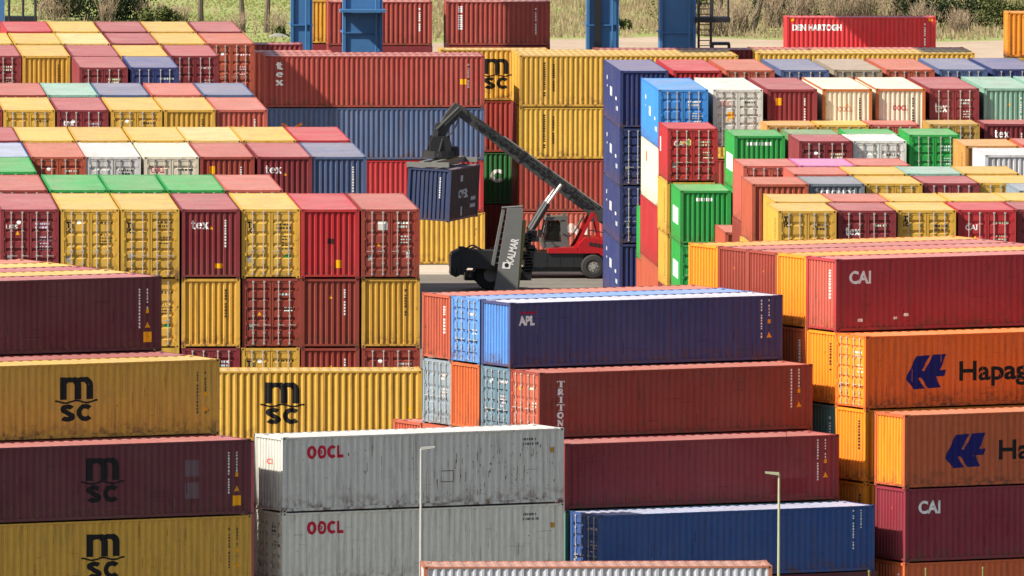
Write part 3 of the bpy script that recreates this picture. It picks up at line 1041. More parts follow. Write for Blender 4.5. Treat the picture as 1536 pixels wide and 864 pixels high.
# ------------------------------------------------------------------ far wall of containers laid along the lane's end
G_W = "containers stacked along the end of the lane"
X_ORANGE = lambda: outline_mesh([[(-0.62, -0.30), (-0.50, -0.40), (0.62, 0.30), (0.50, 0.40)]] + [[(-0.62, 0.30), (-0.50, 0.40), (-0.06, 0.10), (-0.15, 0.0)], [(0.06, -0.10), (0.15, 0.0), (0.62, -0.30), (0.50, -0.40)]])
SIDEC = lambda c, px=5.2: ("marking", lambda: code_column(2, 1.3), 'sc2', 'side', px, 2.45, c)
W_ROWS = [
    (37.5, 814.3, [('r', "brick red container with stacked white letters topping the wall by the lane", [("lettering", lambda: stacked("tex", 0.38, 0.07, 0.36, 0.04), 'texv', 'side', -5.3, 2.35, WHITE), SIDEC(WHITE), ("warning_label", lambda: rect(0.34, 0.3), 'yl5', 'side', 4.9, 1.45, YEL)]),
                   ('n', "worn slate blue container with orange cross, behind the crane boom tip", [("orange_cross", X_ORANGE, 'xo', 'side', -4.6, 1.7, lin("d87838"))]),
                   ('R', "red container, third down in the wall, behind the lifted container", [SIDEC(WHITE, 5.3)]),
                   ('Y', "yellow container at the foot of the wall under the lifted one", [])]),
    (51.7, 815.0, [('Y', "yellow container with black vertical codes, topmost beside the navy stack", [("marking", lambda: code_column(6, 1.9, 0.12), 'sc6', 'side', -4.7, 2.5, BLACKC), ("marking", lambda: code_column(7, 1.5, 0.12), 'sc7', 'side', -4.2, 2.4, BLACKC)]),
                   ('Y', "yellow container with black vertical codes, second down beside the navy stack", [("marking", lambda: code_column(6, 1.9, 0.12), 'sc6', 'side', -4.7, 2.5, BLACKC), ("marking", lambda: code_column(7, 1.5, 0.12), 'sc7', 'side', -4.2, 2.4, BLACKC)]),
                   ('B', "brown-red container behind the reach stacker's boom, third down in the wall", []),
                   ('S', "sun-bleached salmon container behind the reach stacker's cab", [("lettering", lambda: text_bm("CAI", 0.7, 0.05, width=2.6), 'caiw', 'side', -3.6, 1.9, (0.7, 0.55, 0.5))])]),
]
for x, y, tiers in W_ROWS:
    for i, (c_, lab, pr) in enumerate(tiers):
        grid_box('40h', c_, x + random.uniform(-0.03, 0.03), y, (4 - i) * HCP, lab, G_W, prints=pr, marks=False)
for k, (ca, cb) in enumerate((('B', 'Y'), ('S', 'Y'))):
    dn = ORD[k + 1]
    grid_box('40h', ca, 37.5 if k == 0 else 29.3, 814.3 + 2.47 * (k + 1), 4 * HCP, f"{CN[ca]} container in the {dn} row of the wall behind the stacked white letters", G_W)
    grid_box('40h', cb, 51.7, 815.0 + 2.47 * (k + 1), 4 * HCP, f"{CN[cb]} container in the {dn} row of the wall behind the vertical black codes", G_W)
    for t in (1, 2, 3):
        grid_box('40h', 'B', 37.5 if k == 0 else 29.3, 814.3 + 2.47 * (k + 1), t * HCP, f"brown-red container hidden in the {dn} wall row, {ORD[4 - t]} from top", G_W, detail=False)
        grid_box('40h', 'M', 51.7, 815.0 + 2.47 * (k + 1), t * HCP, f"maroon container hidden in the {dn} wall row, {ORD[4 - t]} from top", G_W, detail=False)
yk = 814.6 + 2.47 * 3 + 0.2
for i, (c_, lab, pr) in enumerate([('Y', "yellow container with black logo seen in the slot of the wall, topmost", [P_MSC(0.1, 1.5)]),
                                   ('r', "brick red container second down in the slot of the wall", []),
                                   (lin("1c6a34"), "green container with white letter third down in the wall's slot", [("lettering", lambda: text_bm("C", 0.75, 0.06), 'Cw', 'side', 0.15, 1.6, WHITE)]),
                                   ('B', "brown-red container in deep shade at the foot of the wall's slot", [])]):
    grid_box('20h', c_, 47.7, yk, (4 - i) * HCP, lab, G_W, prints=pr, marks=False)
grid_box('40h', 'M', 56.4, yk, 4 * HCP, "maroon container roof behind the yellow roofs at the wall's far row", G_W)
grid_box('40h', 'M', 28.1, 828.7, 4 * HCP, "maroon container half shaded behind the brick red one with stacked letters", G_W)
for t in (1, 2, 3):
    grid_box('40h', 'M', 28.1, 828.7, t * HCP, f"maroon container under the half shaded one, {ORD[4 - t]} from top", G_W, detail=False)
    grid_box('40h', 'M', 56.4, yk, t * HCP, f"maroon container in the wall's far row, {ORD[4 - t]} from top", G_W, detail=False)
for k, c_ in enumerate("YYS"):
    grid_box('40h', c_, 65.2, 818.0 + 2.47 * k, 4 * HCP, f"{CN[c_]} container with sunlit roof before the red lettered container, {ORD[k]} row", G_W)
    for t in (1, 2, 3):
        grid_box('40h', 'B', 65.2, 818.0 + 2.47 * k, t * HCP, f"brown-red container below the sunlit roofs, {ORD[k]} row, {ORD[4 - t]} from top", G_W, detail=False)

# behind: two short red ones, a yellow one on end view, a red lettered one, a yellow one at the border
G_B = "short containers behind the crane legs"
Z4 = 4 * STP
grid_box('20s', 'r', 49.8, 853.0, Z4 + STP, "short red container with slanted white script, standing clear of the crane legs", G_B, prints=[
    ("lettering", lambda: code_column(3, 1.3, 0.26), 'scr', 'side', -2.2, 2.3, WHITE), ("marking", lambda: code_column(2, 1.5), 'sc2', 'side', 2.2, 2.2, WHITE)], marks=False)
grid_box('20s', 'r', 42.95, 853.0, Z4 + STP, "short red container partly hidden by the blue crane leg", G_B, prints=[
    ("marking", lambda: code_column(2, 1.3), 'sc2', 'side', 2.3, 2.2, WHITE), ("lettering", lambda: rect(0.5, 0.5), 'r5', 'side', -1.2, 1.8, WHITE)], marks=False)
container('20s', 'Y', 42.55, 858.7, Z4, math.pi / 2, "yellow container seen end on between crane leg and short red one", G_B, 'C')
for i, x in enumerate((49.8, 42.95)):
    for t in (1, 2, 3, 4):
        grid_box('20s', "RBYM"[t - 1], x, 853.0, t * STP, f"{CN['RBYM'[t - 1]]} container carrying the {ORD[i]} short red one, {ORD[4 - t]} below it", G_B, detail=False)
for t in (1, 2, 3, 4):
    container('20s', 'M', 42.55, 858.7, (t - 1) * STP, math.pi / 2, f"maroon container under the end-on yellow one, {ORD[4 - t]} below it", G_B, detail=False)
grid_box('30s', lin("c81e28"), 72.85, 892.0, 4 * STP, "bright red container with white company lettering before the brush", G_B, prints=[
    ("lettering", lambda: text_bm("DEN HARTOGH", 0.40, 0.045, width=3.0), 'denh', 'side', -2.7, 1.95, WHITE),
    ("marking", lambda: code_column(2, 1.3), 'sc2', 'side', 3.9, 2.2, WHITE),
    ("corner_label", lambda: rect(0.24, 0.16), 'cl', 'side', 4.25, 2.42, YEL), ("corner_label", lambda: rect(0.24, 0.16), 'cl', 'side', -4.2, 2.42, YEL)], marks=False)
for t in (1, 2, 3):
    grid_box('30s', 'B', 72.85, 892.0, t * STP, f"brown-red container carrying the red lettered one, {ORD[3 - t]} below it", G_B, detail=False)
grid_box('20s', 'H', 81.2, 838.5, 5 * STP, "amber container with rusty streaks rising behind the last navy roof", G_B)
for t in (1, 2, 3, 4):
    grid_box('20s', 'Y', 81.2, 838.5, t * STP, f"yellow container under the amber streaked one, {ORD[4 - t]} below it", G_B, detail=False)

# ------------------------------------------------------------------ F blocks: turned, long sides in shade towards the viewer
FB = 0.4205
cb_, sb_ = math.cos(FB), math.sin(FB)
G_F = "containers in the turned front bays"


def F_box(key, spec, s, t, ztop, label, prints=(), detail=True, marks=True, end=None):
    Lc, H = SIZES[key]
    a, b = s + Lc / 2, t + W / 2
    if detail and len(prints):
        prints = list(prints) + wear(int(t * 10) % 97 + int(ztop), C[spec[0]])
    return container(key, spec[0], a * cb_ - b * sb_, a * sb_ + b * cb_, ztop - H, FB, label, G_F, spec[1], prints, detail, marks, end_col=C[end] if end else None)  # end: lighter tone with direct sunlight put into the end's colour


def scuffs(seed):
    rnd = random.Random(seed)
    P = []
    for _ in range(rnd.randint(26, 46)):
        x, z = rnd.uniform(-5.7, 5.7), 0.25 + 2.1 * rnd.random() ** 1.6
        k = rnd.random()
        if k < 0.45:                                    # rub marks running up the ribs
            w, h = rnd.uniform(0.012, 0.03), rnd.uniform(0.08, 0.55)
        elif k < 0.75:                                  # chips
            w, h = rnd.uniform(0.02, 0.06), rnd.uniform(0.02, 0.06)
        else:                                           # long sideways scrape
            w, h = rnd.uniform(0.2, 0.9), rnd.uniform(0.01, 0.02)
        s_ = rnd.uniform(-0.02, 0.02)
        P.append([(x, z), (x + w, z + s_), (x + w * 0.9, z + h + s_), (x + 0.1 * w, z + h)])
    return outline_mesh(P)


def wear(seed, base):
    lo = tuple(v * 0.45 + 0.015 for v in base)
    hi = tuple(v * 0.75 + 0.07 for v in base)
    return [("scuff", lambda: scuffs(seed), ('scf', seed), 'side', 0.0, 0.0, hi), ("scuff", lambda: scuffs(seed + 50), ('scf', seed + 50), 'side', 0.0, 0.0, lo)]


def end_codes(c=WHITE, seed=1, tri=True):
    o = [("marking", lambda: code_column(seed, 1.55, 0.07), ('ec', seed), 'side', 5.15, 2.42, c), ("marking", lambda: code_column(seed + 20, 0.7, 0.07), ('ed', seed), 'side', 5.5, 2.42, c)]
    if tri:
        o.append(("warning_label", lambda: triangle(0.24), 'tri24', 'side', 5.5, 1.02, YEL))
        o.append(("warning_label", lambda: rect(0.14, 0.16), 'sq14', 'side', 5.5, 1.55, YEL))
    return o


YL_BOX = ("warning_label", lambda: rect(0.34, 0.4), 'ylb', 'side', 5.5, 0.55, YEL)
# bay M (black logo bay)
sM = 239.45
F_box('40h', 'mD', sM, 500.8, 3 * HCP, "dark maroon container with black logo and two grey patches, side in shade", [P_MSC(-0.2, 1.5)] + end_codes(WHITE, 1) + [YL_BOX,
      ("grey_patch", lambda: rect(0.62, 0.62), 'gp', 'side', 3.6, 1.85, (0.155, 0.10, 0.115)), ("grey_patch", lambda: rect(0.62, 0.62), 'gp', 'side', 3.6, 1.0, (0.155, 0.10, 0.115))])
F_box('40h', 'YD', sM, 500.8, 2 * HCP, "ochre container with black logo under the dark maroon one", [P_MSC(-0.2, 1.5)] + end_codes((0.05, 0.05, 0.04), 2, True))
F_box('40h', 'BD', sM, 500.8, 1 * HCP, "brown-red container on the ground under the ochre logo container", detail=False)
F_box('40h', 'YD', sM, 503.55, 4 * HCP, "ochre container with black logo on top, roof sunlit, below the plain maroon one", [P_MSC(0.0, 1.5)] + end_codes((0.05, 0.05, 0.04), 3, True))
F_box('40h', 'MD', sM, 506.05, 4 * HCP, "maroon container of which only a roof strip shows behind the ochre roof")
F_box('40h', 'QC', sM, 508.55, Z5H, "plain dark maroon container topping the logo bay, white codes at its end", end_codes(WHITE, 4) + [YL_BOX])
for i, sp in enumerate(("YC", "MC", "YC", "OC")):
    F_box('40h', sp, sM, 511.03 + i * 2.48, Z5H, f"{CN[sp[0]]} container roof, {ORD[i]} strip behind the plain dark maroon container")
for i, (t, top) in enumerate(((503.55, 3), (506.05, 3), (508.55, 4), (511.03, 4))):
    for k in range(1, top + 1):
        F_box('40h', "YMBO"[(k + i) % 4] + 'C', sM, t, k * HCP, f"{CN['YMBO'[(k + i) % 4]]} container inside the logo bay, {ORD[i + 1]} row, {ORD[top - k]} from top below", detail=False)
# bay O
sO = 253.08
P_OOCL = ("logo", oocl, 'oocl', 'side', -4.25, 2.28, REDC)
scr = lambda: code_marks(31, 0.9, 2, 0.09, 0.09)
RUSTC = (0.15, 0.085, 0.055)
def scratches():
    rnd = random.Random(12)
    P = []
    for _ in range(85):
        x, z = rnd.uniform(-3.5, 5.8), rnd.uniform(0.35, 2.3)
        if rnd.random() < 0.7:
            x = rnd.uniform(1.0, 5.75)
        l, w = (rnd.uniform(0.04, 0.5), 0.014) if rnd.random() < 0.35 else (rnd.uniform(0.03, 0.12), rnd.uniform(0.01, 0.03))
        P.append([(x, z), (x + w, z), (x + w * 1.6, z + l), (x, z + l)])
    for x0, x1, z0, z1 in ((0.75, 1.30, 0.95, 0.98), (0.75, 1.30, 1.37, 1.40), (0.75, 0.78, 0.98, 1.37), (1.27, 1.30, 0.98, 1.37)):
        P.append([(x0, z0), (x1, z0), (x1, z1), (x0, z1)])
    return outline_mesh(P)


F_box('40h', 'AC', sO, 501.0, 3 * HCP, "scratched light grey container with red lettering and rusty square patch", [P_OOCL,
      ("rust_scratch", scratches, 'scr', 'side', 0, 0, RUSTC), ("marking", scr, 'gs', 'side', 4.3, 2.5, (0.12, 0.12, 0.12)),
      ("warning_label", lambda: rect(0.16, 0.2), 'y16', 'side', 5.6, 2.05, lin("b98a3a")),
      ("lettering", lambda: text_bm("OOCL", 0.22, 0.03, width=0.55), 'oce', 'end', 0.0, 1.9, lin("d05040"))], marks=False)
F_box('40h', 'AD', sO, 501.0, 2 * HCP, "light grey container with red lettering under the scratched one", [P_OOCL,
      ("marking", scr, 'gs', 'side', 4.3, 2.5, (0.12, 0.12, 0.12)), ("warning_label", lambda: rect(0.16, 0.2), 'y16', 'side', 5.6, 2.05, lin("b98a3a"))])
F_box('40h', 'AC', sO, 501.0, 1 * HCP, "light grey container on the ground under the two red-lettered ones", detail=False)
# bay C
sC = 267.4
tC = [501.8, 504.55, 507.15, 509.65, 512.15, 514.65, 517.15]
P_APL = [("lettering", lambda: text_bm("APL", 0.38, 0.05, width=0.72), 'apl', 'side', -5.35, 1.87, WHITE), ("red_bar", lambda: rect(0.72, 0.09), 'rb', 'side', -5.3, 2.18, lin("a01c3c"))]
F_box('40s', 'UC', sC, tC[3], 5 * STP, "indigo container with small white lettering, side in shade, end painted sunlit blue", P_APL + end_codes(WHITE, 5), end='b')
F_box('40s', 'BD', sC, tC[2], 4 * STP, "brown-red container with white letters stacked down its side", [
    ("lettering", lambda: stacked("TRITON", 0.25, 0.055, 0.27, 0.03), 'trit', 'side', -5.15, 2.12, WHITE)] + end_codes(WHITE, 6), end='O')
F_box('40s', 'MD', sC - 0.2, tC[1], 3 * STP, "plain maroon container between stacked-letter one and blue one", end_codes(WHITE, 7) + [
    ("repaint_patch", lambda: rect(1.6, 0.62), 'rp', 'side', 3.9, 0.62, lin("7c2c30"))])
F_box('40s', 'ID', sC - 0.15, tC[0], 2 * STP, "royal blue container behind the olive lamp post, roof brightly lit", end_codes(WHITE, 8, False))
F_box('40s', 'QC', sC, tC[0], 1 * STP, "dark maroon container on the ground under the royal blue one", detail=False)
F_box('40s', 'bD', sC, tC[4], 5 * STP, "light blue container with white-stickered door end beside the indigo one's end")
F_box('40s', 'OC', sC, tC[5], 5 * STP, "rust orange container with ribbed end, last of the indigo tier")
F_box('40s', 'FD', sC, tC[3], 4 * STP, "steel blue container with door end, under the indigo one's pale end")
F_box('40s', 'EC', sC, tC[4], 4 * STP, "burnt orange container with ribbed end, under the light blue doors")
F_box('40s', 'gD', sC, tC[5], 4 * STP, "blue-grey container with worn doors, under the rust ribbed end")
F_box('40s', 'OC', sC, tC[6], 3 * STP, "rust orange container whose corner peeks over the scratched grey roof")
F_box('40s', 'tC', sC - 0.2, tC[1], 2 * STP, "sea green container under the plain maroon one", detail=True)
for i, (t, top) in enumerate(((tC[1], 1), (tC[2], 3), (tC[3], 3), (tC[4], 3), (tC[5], 3), (tC[6], 2))):
    for k in range(1, top + 1):
        F_box('40s', "MBGO"[(k + i) % 4] + 'C', sC, t, k * STP, f"{CN['MBGO'[(k + i) % 4]]} container inside the indigo-topped bay, {ORD[i + 1]} row, {ORD[top - k]} from top below", detail=False)
# bay H
sH = 280.6
tH = [501.4, 504.6, 507.05, 509.5, 511.95, 514.4, 516.85]


def P_hapag():
    return [("logo", arrow_logo, 'arrow', 'side', -3.35, 1.42, lin("1c1c66")), ("lettering", lambda: text_bm("Hapag-Lloyd", 1.02, 0.026, width=6.3, cx=False), 'hl', 'side', -1.85, 1.28, BLACKC)]


P_CAI = lambda: [("lettering", lambda: text_bm("CAI", 0.52, 0.035, width=0.98), 'cai', 'side', -5.0, 2.15, WHITE)]
F_box('40h', 'cC', sH, tH[2], Z5H, "crimson container with white lettering topping the orange bay", P_CAI() + [
    ("white_label", lambda: rect(0.22, 0.12), 'wl', 'side', -5.0, 0.45, WHITE), ("white_label", lambda: rect(0.22, 0.12), 'wl', 'side', -2.9, 0.62, WHITE),
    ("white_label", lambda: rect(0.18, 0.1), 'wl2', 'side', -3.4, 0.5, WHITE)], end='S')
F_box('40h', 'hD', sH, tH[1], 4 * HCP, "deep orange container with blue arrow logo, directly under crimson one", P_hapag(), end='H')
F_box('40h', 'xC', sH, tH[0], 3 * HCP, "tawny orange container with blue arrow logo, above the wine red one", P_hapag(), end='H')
F_box('40h', 'XC', sH, tH[0], 2 * HCP, "wine red container with white lettering under the tawny logo one", P_CAI())
F_box('40h', 'EC', sH, tH[0], 1 * HCP, "burnt orange container on the ground under the wine red one")
F_box('40h', 'HC', sH, tH[1], 3 * HCP, "amber container with ribbed end under the deep orange logo one")
F_box('40h', 'HC', sH, tH[1], 2 * HCP, "amber container with shaded ribbed end beside the wine red one")
F_box('40h', 'HC', sH, tH[2], 4 * HCP, "amber container with ribbed end directly under the crimson one")
F_box('40h', 'tC', sH, tH[2], 3 * HCP, "sea green container in shade, showing between maroon and amber ends")
F_box('40h', 'HC', sH, tH[3], Z5H, "amber container with ribbed end next to the crimson one's end")
F_box('40h', 'EC', sH, tH[3], 4 * HCP, "burnt orange container shaded under the amber ribbed end")
F_box('40h', 'BC', sH, tH[4], Z5H, "brown-red container with ribbed end, second behind the crimson one")
F_box('40h', 'BC', sH, tH[5], Z5H, "brown-red container with ribbed end, third behind the crimson one")
F_box('40h', 'HC', sH, tH[6], Z5H, "amber container with ribbed end, last behind the crimson one")
for i, (t, top) in enumerate(((tH[1], 1), (tH[2], 2), (tH[3], 3), (tH[4], 4), (tH[5], 4), (tH[6], 4))):
    for k in range(1, top + 1):
        F_box('40h', "HBOM"[(k + i) % 4] + 'C', sH, t, k * HCP, f"{CN['HBOM'[(k + i) % 4]]} container inside the orange bay, {ORD[i + 1]} row, {ORD[top - k]} from top below", detail=False)
# rusty one low in front
grid_box('40s', lin("b4b8c0"), 29.1, 510.8, 3 * STP, "rusty grey container whose corrugated roof edge shows behind the lamp posts", G_F, marks=False, frame_col=lin("a8664a"), roof_col=lin("a5664c"))
for t in (1, 2):
    grid_box('40s', 'M', 29.1, 510.8, t * STP, f"maroon container under the rusty grey one, {ORD[2 - t]} below it", G_F, detail=False)

# ------------------------------------------------------------------ reach stacker with a lifted container
SX = 27.36


def U(u, v):
    return ((u - 890) / SX, (418 - v) / SX)


def pts(*uv):
    return [U(*p) for p in uv]


def B3(p, y):
    x, z = U(*p)
    return (x, y, z)


def wheel(parent, name, x, y, r, w):
    t = MB()
    n = 26
    prof = [(r * 0.45, 0.03), (r * 0.60, 0.0), (r * 0.90, 0.02), (r, 0.10), (r, w - 0.10), (r * 0.90, w - 0.02), (r * 0.60, w), (r * 0.45, w - 0.03)]
    for (ra, ya), (rb, yb) in zip(prof, prof[1:]):
        for i in range(n):
            a, b = 2 * math.pi * i / n, 2 * math.pi * (i + 1) / n
            t.quad((ra * math.cos(a), ya, ra * math.sin(a)), (ra * math.cos(b), ya, ra * math.sin(b)), (rb * math.cos(b), yb, rb * math.sin(b)), (rb * math.cos(a), yb, rb * math.sin(a)))
    for i in range(n):
        a = 2 * math.pi * (i + 0.25) / n
        t.beam(((r - 0.01) * math.cos(a), 0.12, (r - 0.01) * math.sin(a)), ((r - 0.01) * math.cos(a + 0.08), w - 0.12, (r - 0.01) * math.sin(a + 0.08)), 0.07, 0.05)
    w0 = put(name, t.mesh("tyre", M_RUBBER), parent, None, (x, y, r))
    h = MB()
    h.tube((0, 0.05, 0), (0, w - 0.05, 0), r * 0.46, n=20)
    h.tube((0, 0.0, 0), (0, 0.06, 0), r * 0.22, n=12)
    for i in range(8):
        a = i * math.pi / 4
        h.tube((r * 0.36 * math.cos(a), 0.01, r * 0.36 * math.sin(a)), (r * 0.36 * math.cos(a), 0.06, r * 0.36 * math.sin(a)), 0.035, n=6)
    put("rim", h.mesh("rim", M_RIM), w0)
    return w0


rsk = tag(empty("reach_stacker", (54.9, 801.4, 0.0)), "red and black reach stacker, boom raised, lifting a blue container in the lane", "reach stacker")
ch = MB()
ch.prism(pts((786, 380), (884, 377), (884, 398), (872, 408), (800, 408), (786, 400)), 0.45, 3.2)
ch.box(-0.3, 1.9, 0.5, 3.1, 0.55, 1.3)
put("chassis", ch.mesh("chassis", M_BLACK), rsk)
sk = MB().box(U(792, 0)[0], U(876, 0)[0], 0.30, 0.46, 0.62, 1.42)
for i in range(4):
    x = U(800 + i * 20, 0)[0]
    sk.box(x, x + 0.03, 0.285, 0.30, 0.66, 1.38)
put("side_tank", sk.mesh("side_tank", M_BLACK), rsk)
hood = MB()
hood.prism(pts((866, 380), (868, 366), (878, 357), (896, 358), (945, 367), (945, 402), (911, 402), (909, 388), (898, 380), (882, 380)), 0.12, 3.5)
hood.prism(pts((822, 380), (823, 373), (866, 371), (866, 380)), 0.2, 1.6)
hd = put("counterweight_hood", hood.mesh("hood", M_RED), rsk)
vt = MB()
for i in range(4):
    x, z = U(884 + i * 6, 366 + i)
    vt.box(x, x + 0.16, 0.10, 0.12, z - 0.10, z + 0.10)
put("vent", vt.mesh("vent", M_BLACK), hd)
wheel(rsk, "wheel", 0.0, 0.0, 0.66, 0.62)
wheel(rsk, "wheel", 0.0, 2.9, 0.66, 0.62)
wheel(rsk, "wheel", U(752, 0)[0], 0.0, 0.80, 0.65)
wheel(rsk, "wheel", U(752, 0)[0], 2.9, 0.80, 0.65)
cab = MB()
cp = pts((818, 373), (815, 362), (822, 331), (850, 329), (854, 372))
c0, c1 = 1.0, 2.7
for i in range(len(cp)):
    a, b = cp[i], cp[(i + 1) % len(cp)]
    for y in (c0, c1):
        cab.beam((a[0], y, a[1]), (b[0], y, b[1]), 0.10, 0.10)
    cab.beam((a[0], c0, a[1]), (a[0], c1, a[1]), 0.09, 0.09)
cab.prism(pts((816, 373), (814, 364), (854, 364), (855, 373)), c0 - 0.01, c1 + 0.01)
cab.prism(pts((820, 332), (821, 327), (853, 326), (853, 331)), c0 - 0.06, c1 + 0.06)
cab.prism(pts((844, 372), (842, 331), (852, 331), (855, 372)), c0 - 0.02, c0 + 0.06)
cb = put("cab", cab.mesh("cab", M_CABG), rsk)
put("window", MB().prism(pts((818, 364), (823, 333), (843, 333), (844, 364)), c0 + 0.02, c0 + 0.05).mesh("cab_window", M_GLASS), cb)
put("window", MB().prism(pts((818, 364), (823, 333), (843, 333), (844, 364)), c1 - 0.05, c1 - 0.02).mesh("cab_window", M_GLASS), cb)
st = MB().prism(pts((832, 364), (832, 352), (840, 338), (843, 338), (841, 364)), 1.5, 2.1)
put("seat", st.mesh("seat", M_BLACK), cb)
for y in (0.75, 2.75):
    ar = MB()
    path = pts((862, 374), (868, 366), (875, 352), (882, 337), (891, 319))
    for a, b in zip(path, path[1:]):
        ar.beam((a[0], y, a[1]), (b[0], y, b[1]), 0.16, 0.17)
    a, b = U(893, 322), U(902, 364)
    ar.beam((a[0], y, a[1]), (b[0], y, b[1]), 0.13, 0.13)
    put("boom_support", ar.mesh("boom_support", M_RED), rsk)
bm_ = MB()
bm_.beam(B3((914, 332), 1.75), B3((755, 216), 1.75), 0.85, 0.74, 0.8, 0.68)
bm_.box(U(886, 0)[0], U(913, 0)[0], 1.2, 2.3, U(0, 334)[1], U(0, 317)[1])
for f_ in (0.12, 0.35, 0.6, 0.82):
    x = U(914 + (755 - 914) * f_, 332 + (216 - 332) * f_)
    bm_.beam((x[0] - 0.06, 1.75, x[1] + 0.045), (x[0] + 0.06, 1.75, x[1] - 0.045), 0.9, 0.78)
boom = put("boom", bm_.mesh("boom", M_DARK), rsk)
put("boom_extension", MB().beam(B3((775, 230), 1.75), B3((688, 166), 1.75), 0.72, 0.62, 0.68, 0.58).mesh("boom_extension", M_DARK), rsk)
rt_ = MB().beam((U(912, 0)[0], 1.42, U(0, 330)[1] + 0.46), (U(758, 0)[0], 1.42, U(0, 218)[1] + 0.44), 0.10, 0.05)
put("boom_lit_edge", rt_.mesh("boom_lit_edge", M_RIM), boom)  # tan strip standing in for sunlight along the boom's top edge
pl = MB()
for i in range(9):
    f_ = 0.1 + i * 0.09
    x = U(914 + (690 - 914) * f_, 332 + (168 - 332) * f_)
    pl.tube((x[0], 1.2, x[1] + 0.30), (x[0] - 0.5, 1.2, x[1] + 0.66), 0.03, n=5)
put("hose", pl.mesh("hose", M_BLACK), boom)
lb = MB().tube(B3((797, 349), 0.9), B3((823, 306), 0.9), 0.17, n=10)
cyl = put("lift_cylinder", lb.mesh("lift_cylinder", M_BLACK), rsk)
put("piston", MB().tube(B3((823, 306), 0.9), B3((843, 278), 0.9), 0.10, n=10).mesh("piston", M_CHROME), cyl)
lb2 = put("lift_cylinder", MB().tube(B3((797, 349), 2.6), B3((823, 306), 2.6), 0.17, n=10).mesh("lift_cylinder", M_BLACK), rsk)
put("piston", MB().tube(B3((823, 306), 2.6), B3((843, 278), 2.6), 0.10, n=10).mesh("piston", M_CHROME), lb2)
ns = MB()
ns.prism(pts((684, 156), (700, 164), (705, 178), (692, 177), (678, 190), (668, 210), (655, 208), (661, 190), (671, 172)), 1.35, 2.15)
ns.prism(pts((655, 186), (662, 184), (658, 206), (650, 206)), 1.15, 1.35)
ns.tube(B3((690, 163), 1.2), B3((656, 196), 1.2), 0.09, n=8)
put("boom_head", ns.mesh("boom_head", M_DARK), rsk)
ro = MB()
ro.prism(pts((650, 206), (672, 206), (678, 216), (678, 236), (648, 236), (646, 216)), 1.0, 2.6)
ro.tube(B3((663, 228), 1.8), B3((663, 238), 1.8), 1.0, n=16)
for i in range(7):
    a = i * 0.9
    ro.tube((U(662, 0)[0] + 0.75 * math.cos(a), 1.75 + 0.9 * math.sin(a), U(0, 236)[1]), (U(662, 0)[0] + 0.5 * math.cos(a + 0.5), 1.75 + 0.7 * math.sin(a + 0.5), U(0, 206)[1]), 0.07, n=6)
ro.box(U(676, 0)[0], U(690, 0)[0], 1.2, 2.2, U(0, 236)[1], U(0, 222)[1])
put("rotator", ro.mesh("rotator", M_BLACK), rsk)
LR = math.radians(71.4)
LX, LY, LZ = 46.72, 803.2, 3.22
sp = MB()
cxs, cys = math.cos(LR), math.sin(LR)
ax, ay = LX - 54.9, LY - 801.4
def SPR(px, py, pz):
    return (ax + px * cxs - py * cys, ay + px * cys + py * cxs, pz)
zt = LZ + 2.896
for yy in (-0.35, 0.35):
    sp.beam(SPR(-3.0, yy, zt + 0.24), SPR(3.0, yy, zt + 0.24), 0.28, 0.30)
for xx in (-2.95, 2.95):
    sp.beam(SPR(xx, -1.2, zt + 0.20), SPR(xx, 1.2, zt + 0.20), 0.26, 0.26)
    for yy in (-1.1, 1.1):
        sp.beam(SPR(xx, yy, zt + 0.02), SPR(xx, yy, zt + 0.30), 0.2, 0.2)
put("spreader", sp.mesh("spreader", M_GREY), rsk)
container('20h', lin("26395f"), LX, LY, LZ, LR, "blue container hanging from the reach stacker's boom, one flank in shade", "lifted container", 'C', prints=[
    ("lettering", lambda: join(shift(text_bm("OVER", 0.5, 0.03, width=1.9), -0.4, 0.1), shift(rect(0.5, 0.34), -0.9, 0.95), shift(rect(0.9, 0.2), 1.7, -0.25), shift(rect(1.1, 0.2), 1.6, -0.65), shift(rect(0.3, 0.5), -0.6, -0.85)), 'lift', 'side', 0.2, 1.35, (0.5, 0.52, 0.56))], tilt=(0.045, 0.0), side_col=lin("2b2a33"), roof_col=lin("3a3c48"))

hr = MB()
ra = pts((872, 360), (884, 345), (912, 350), (940, 354))
for a, b in zip(ra[1:], ra[2:]):
    hr.tube((a[0], 0.2, a[1]), (b[0], 0.2, b[1]), 0.03, n=5)
for a, zz in ((ra[1], 358), (ra[2], 362), (ra[3], 366)):
    hr.tube((a[0], 0.2, a[1]), (a[0], 0.2, U(0, zz)[1]), 0.03, n=5)
put("handrail", hr.mesh("handrail", M_BLACK), rsk)
wl = MB()
for u_, v_ in ((824, 326), (848, 325)):
    x, z = U(u_, v_)
    wl.box(x - 0.1, x + 0.1, 0.95, 1.1, z, z + 0.16)
put("work_lamp", wl.mesh("work_lamp", M_CABG), cb)
mr = MB().tube(B3((817, 352), 0.95), B3((811, 348), 0.6), 0.03, n=5)
mr.box(U(808, 0)[0], U(813, 0)[0], 0.5, 0.6, U(0, 356)[1], U(0, 345)[1])
put("mirror", mr.mesh("mirror", M_BLACK), cb)
ec = MB()
for i in range(24):
    f_ = 0.05 + i * 0.038
    x, z = U(914 + (700 - 914) * f_, 332 + (175 - 332) * f_)
    ec.box(x - 0.10, x + 0.10, 1.24, 1.32, z - 0.06 - 0.1 * (i % 2), z + 0.08)
put("energy_chain", ec.mesh("energy_chain", M_BLACK), boom)
hs = MB()
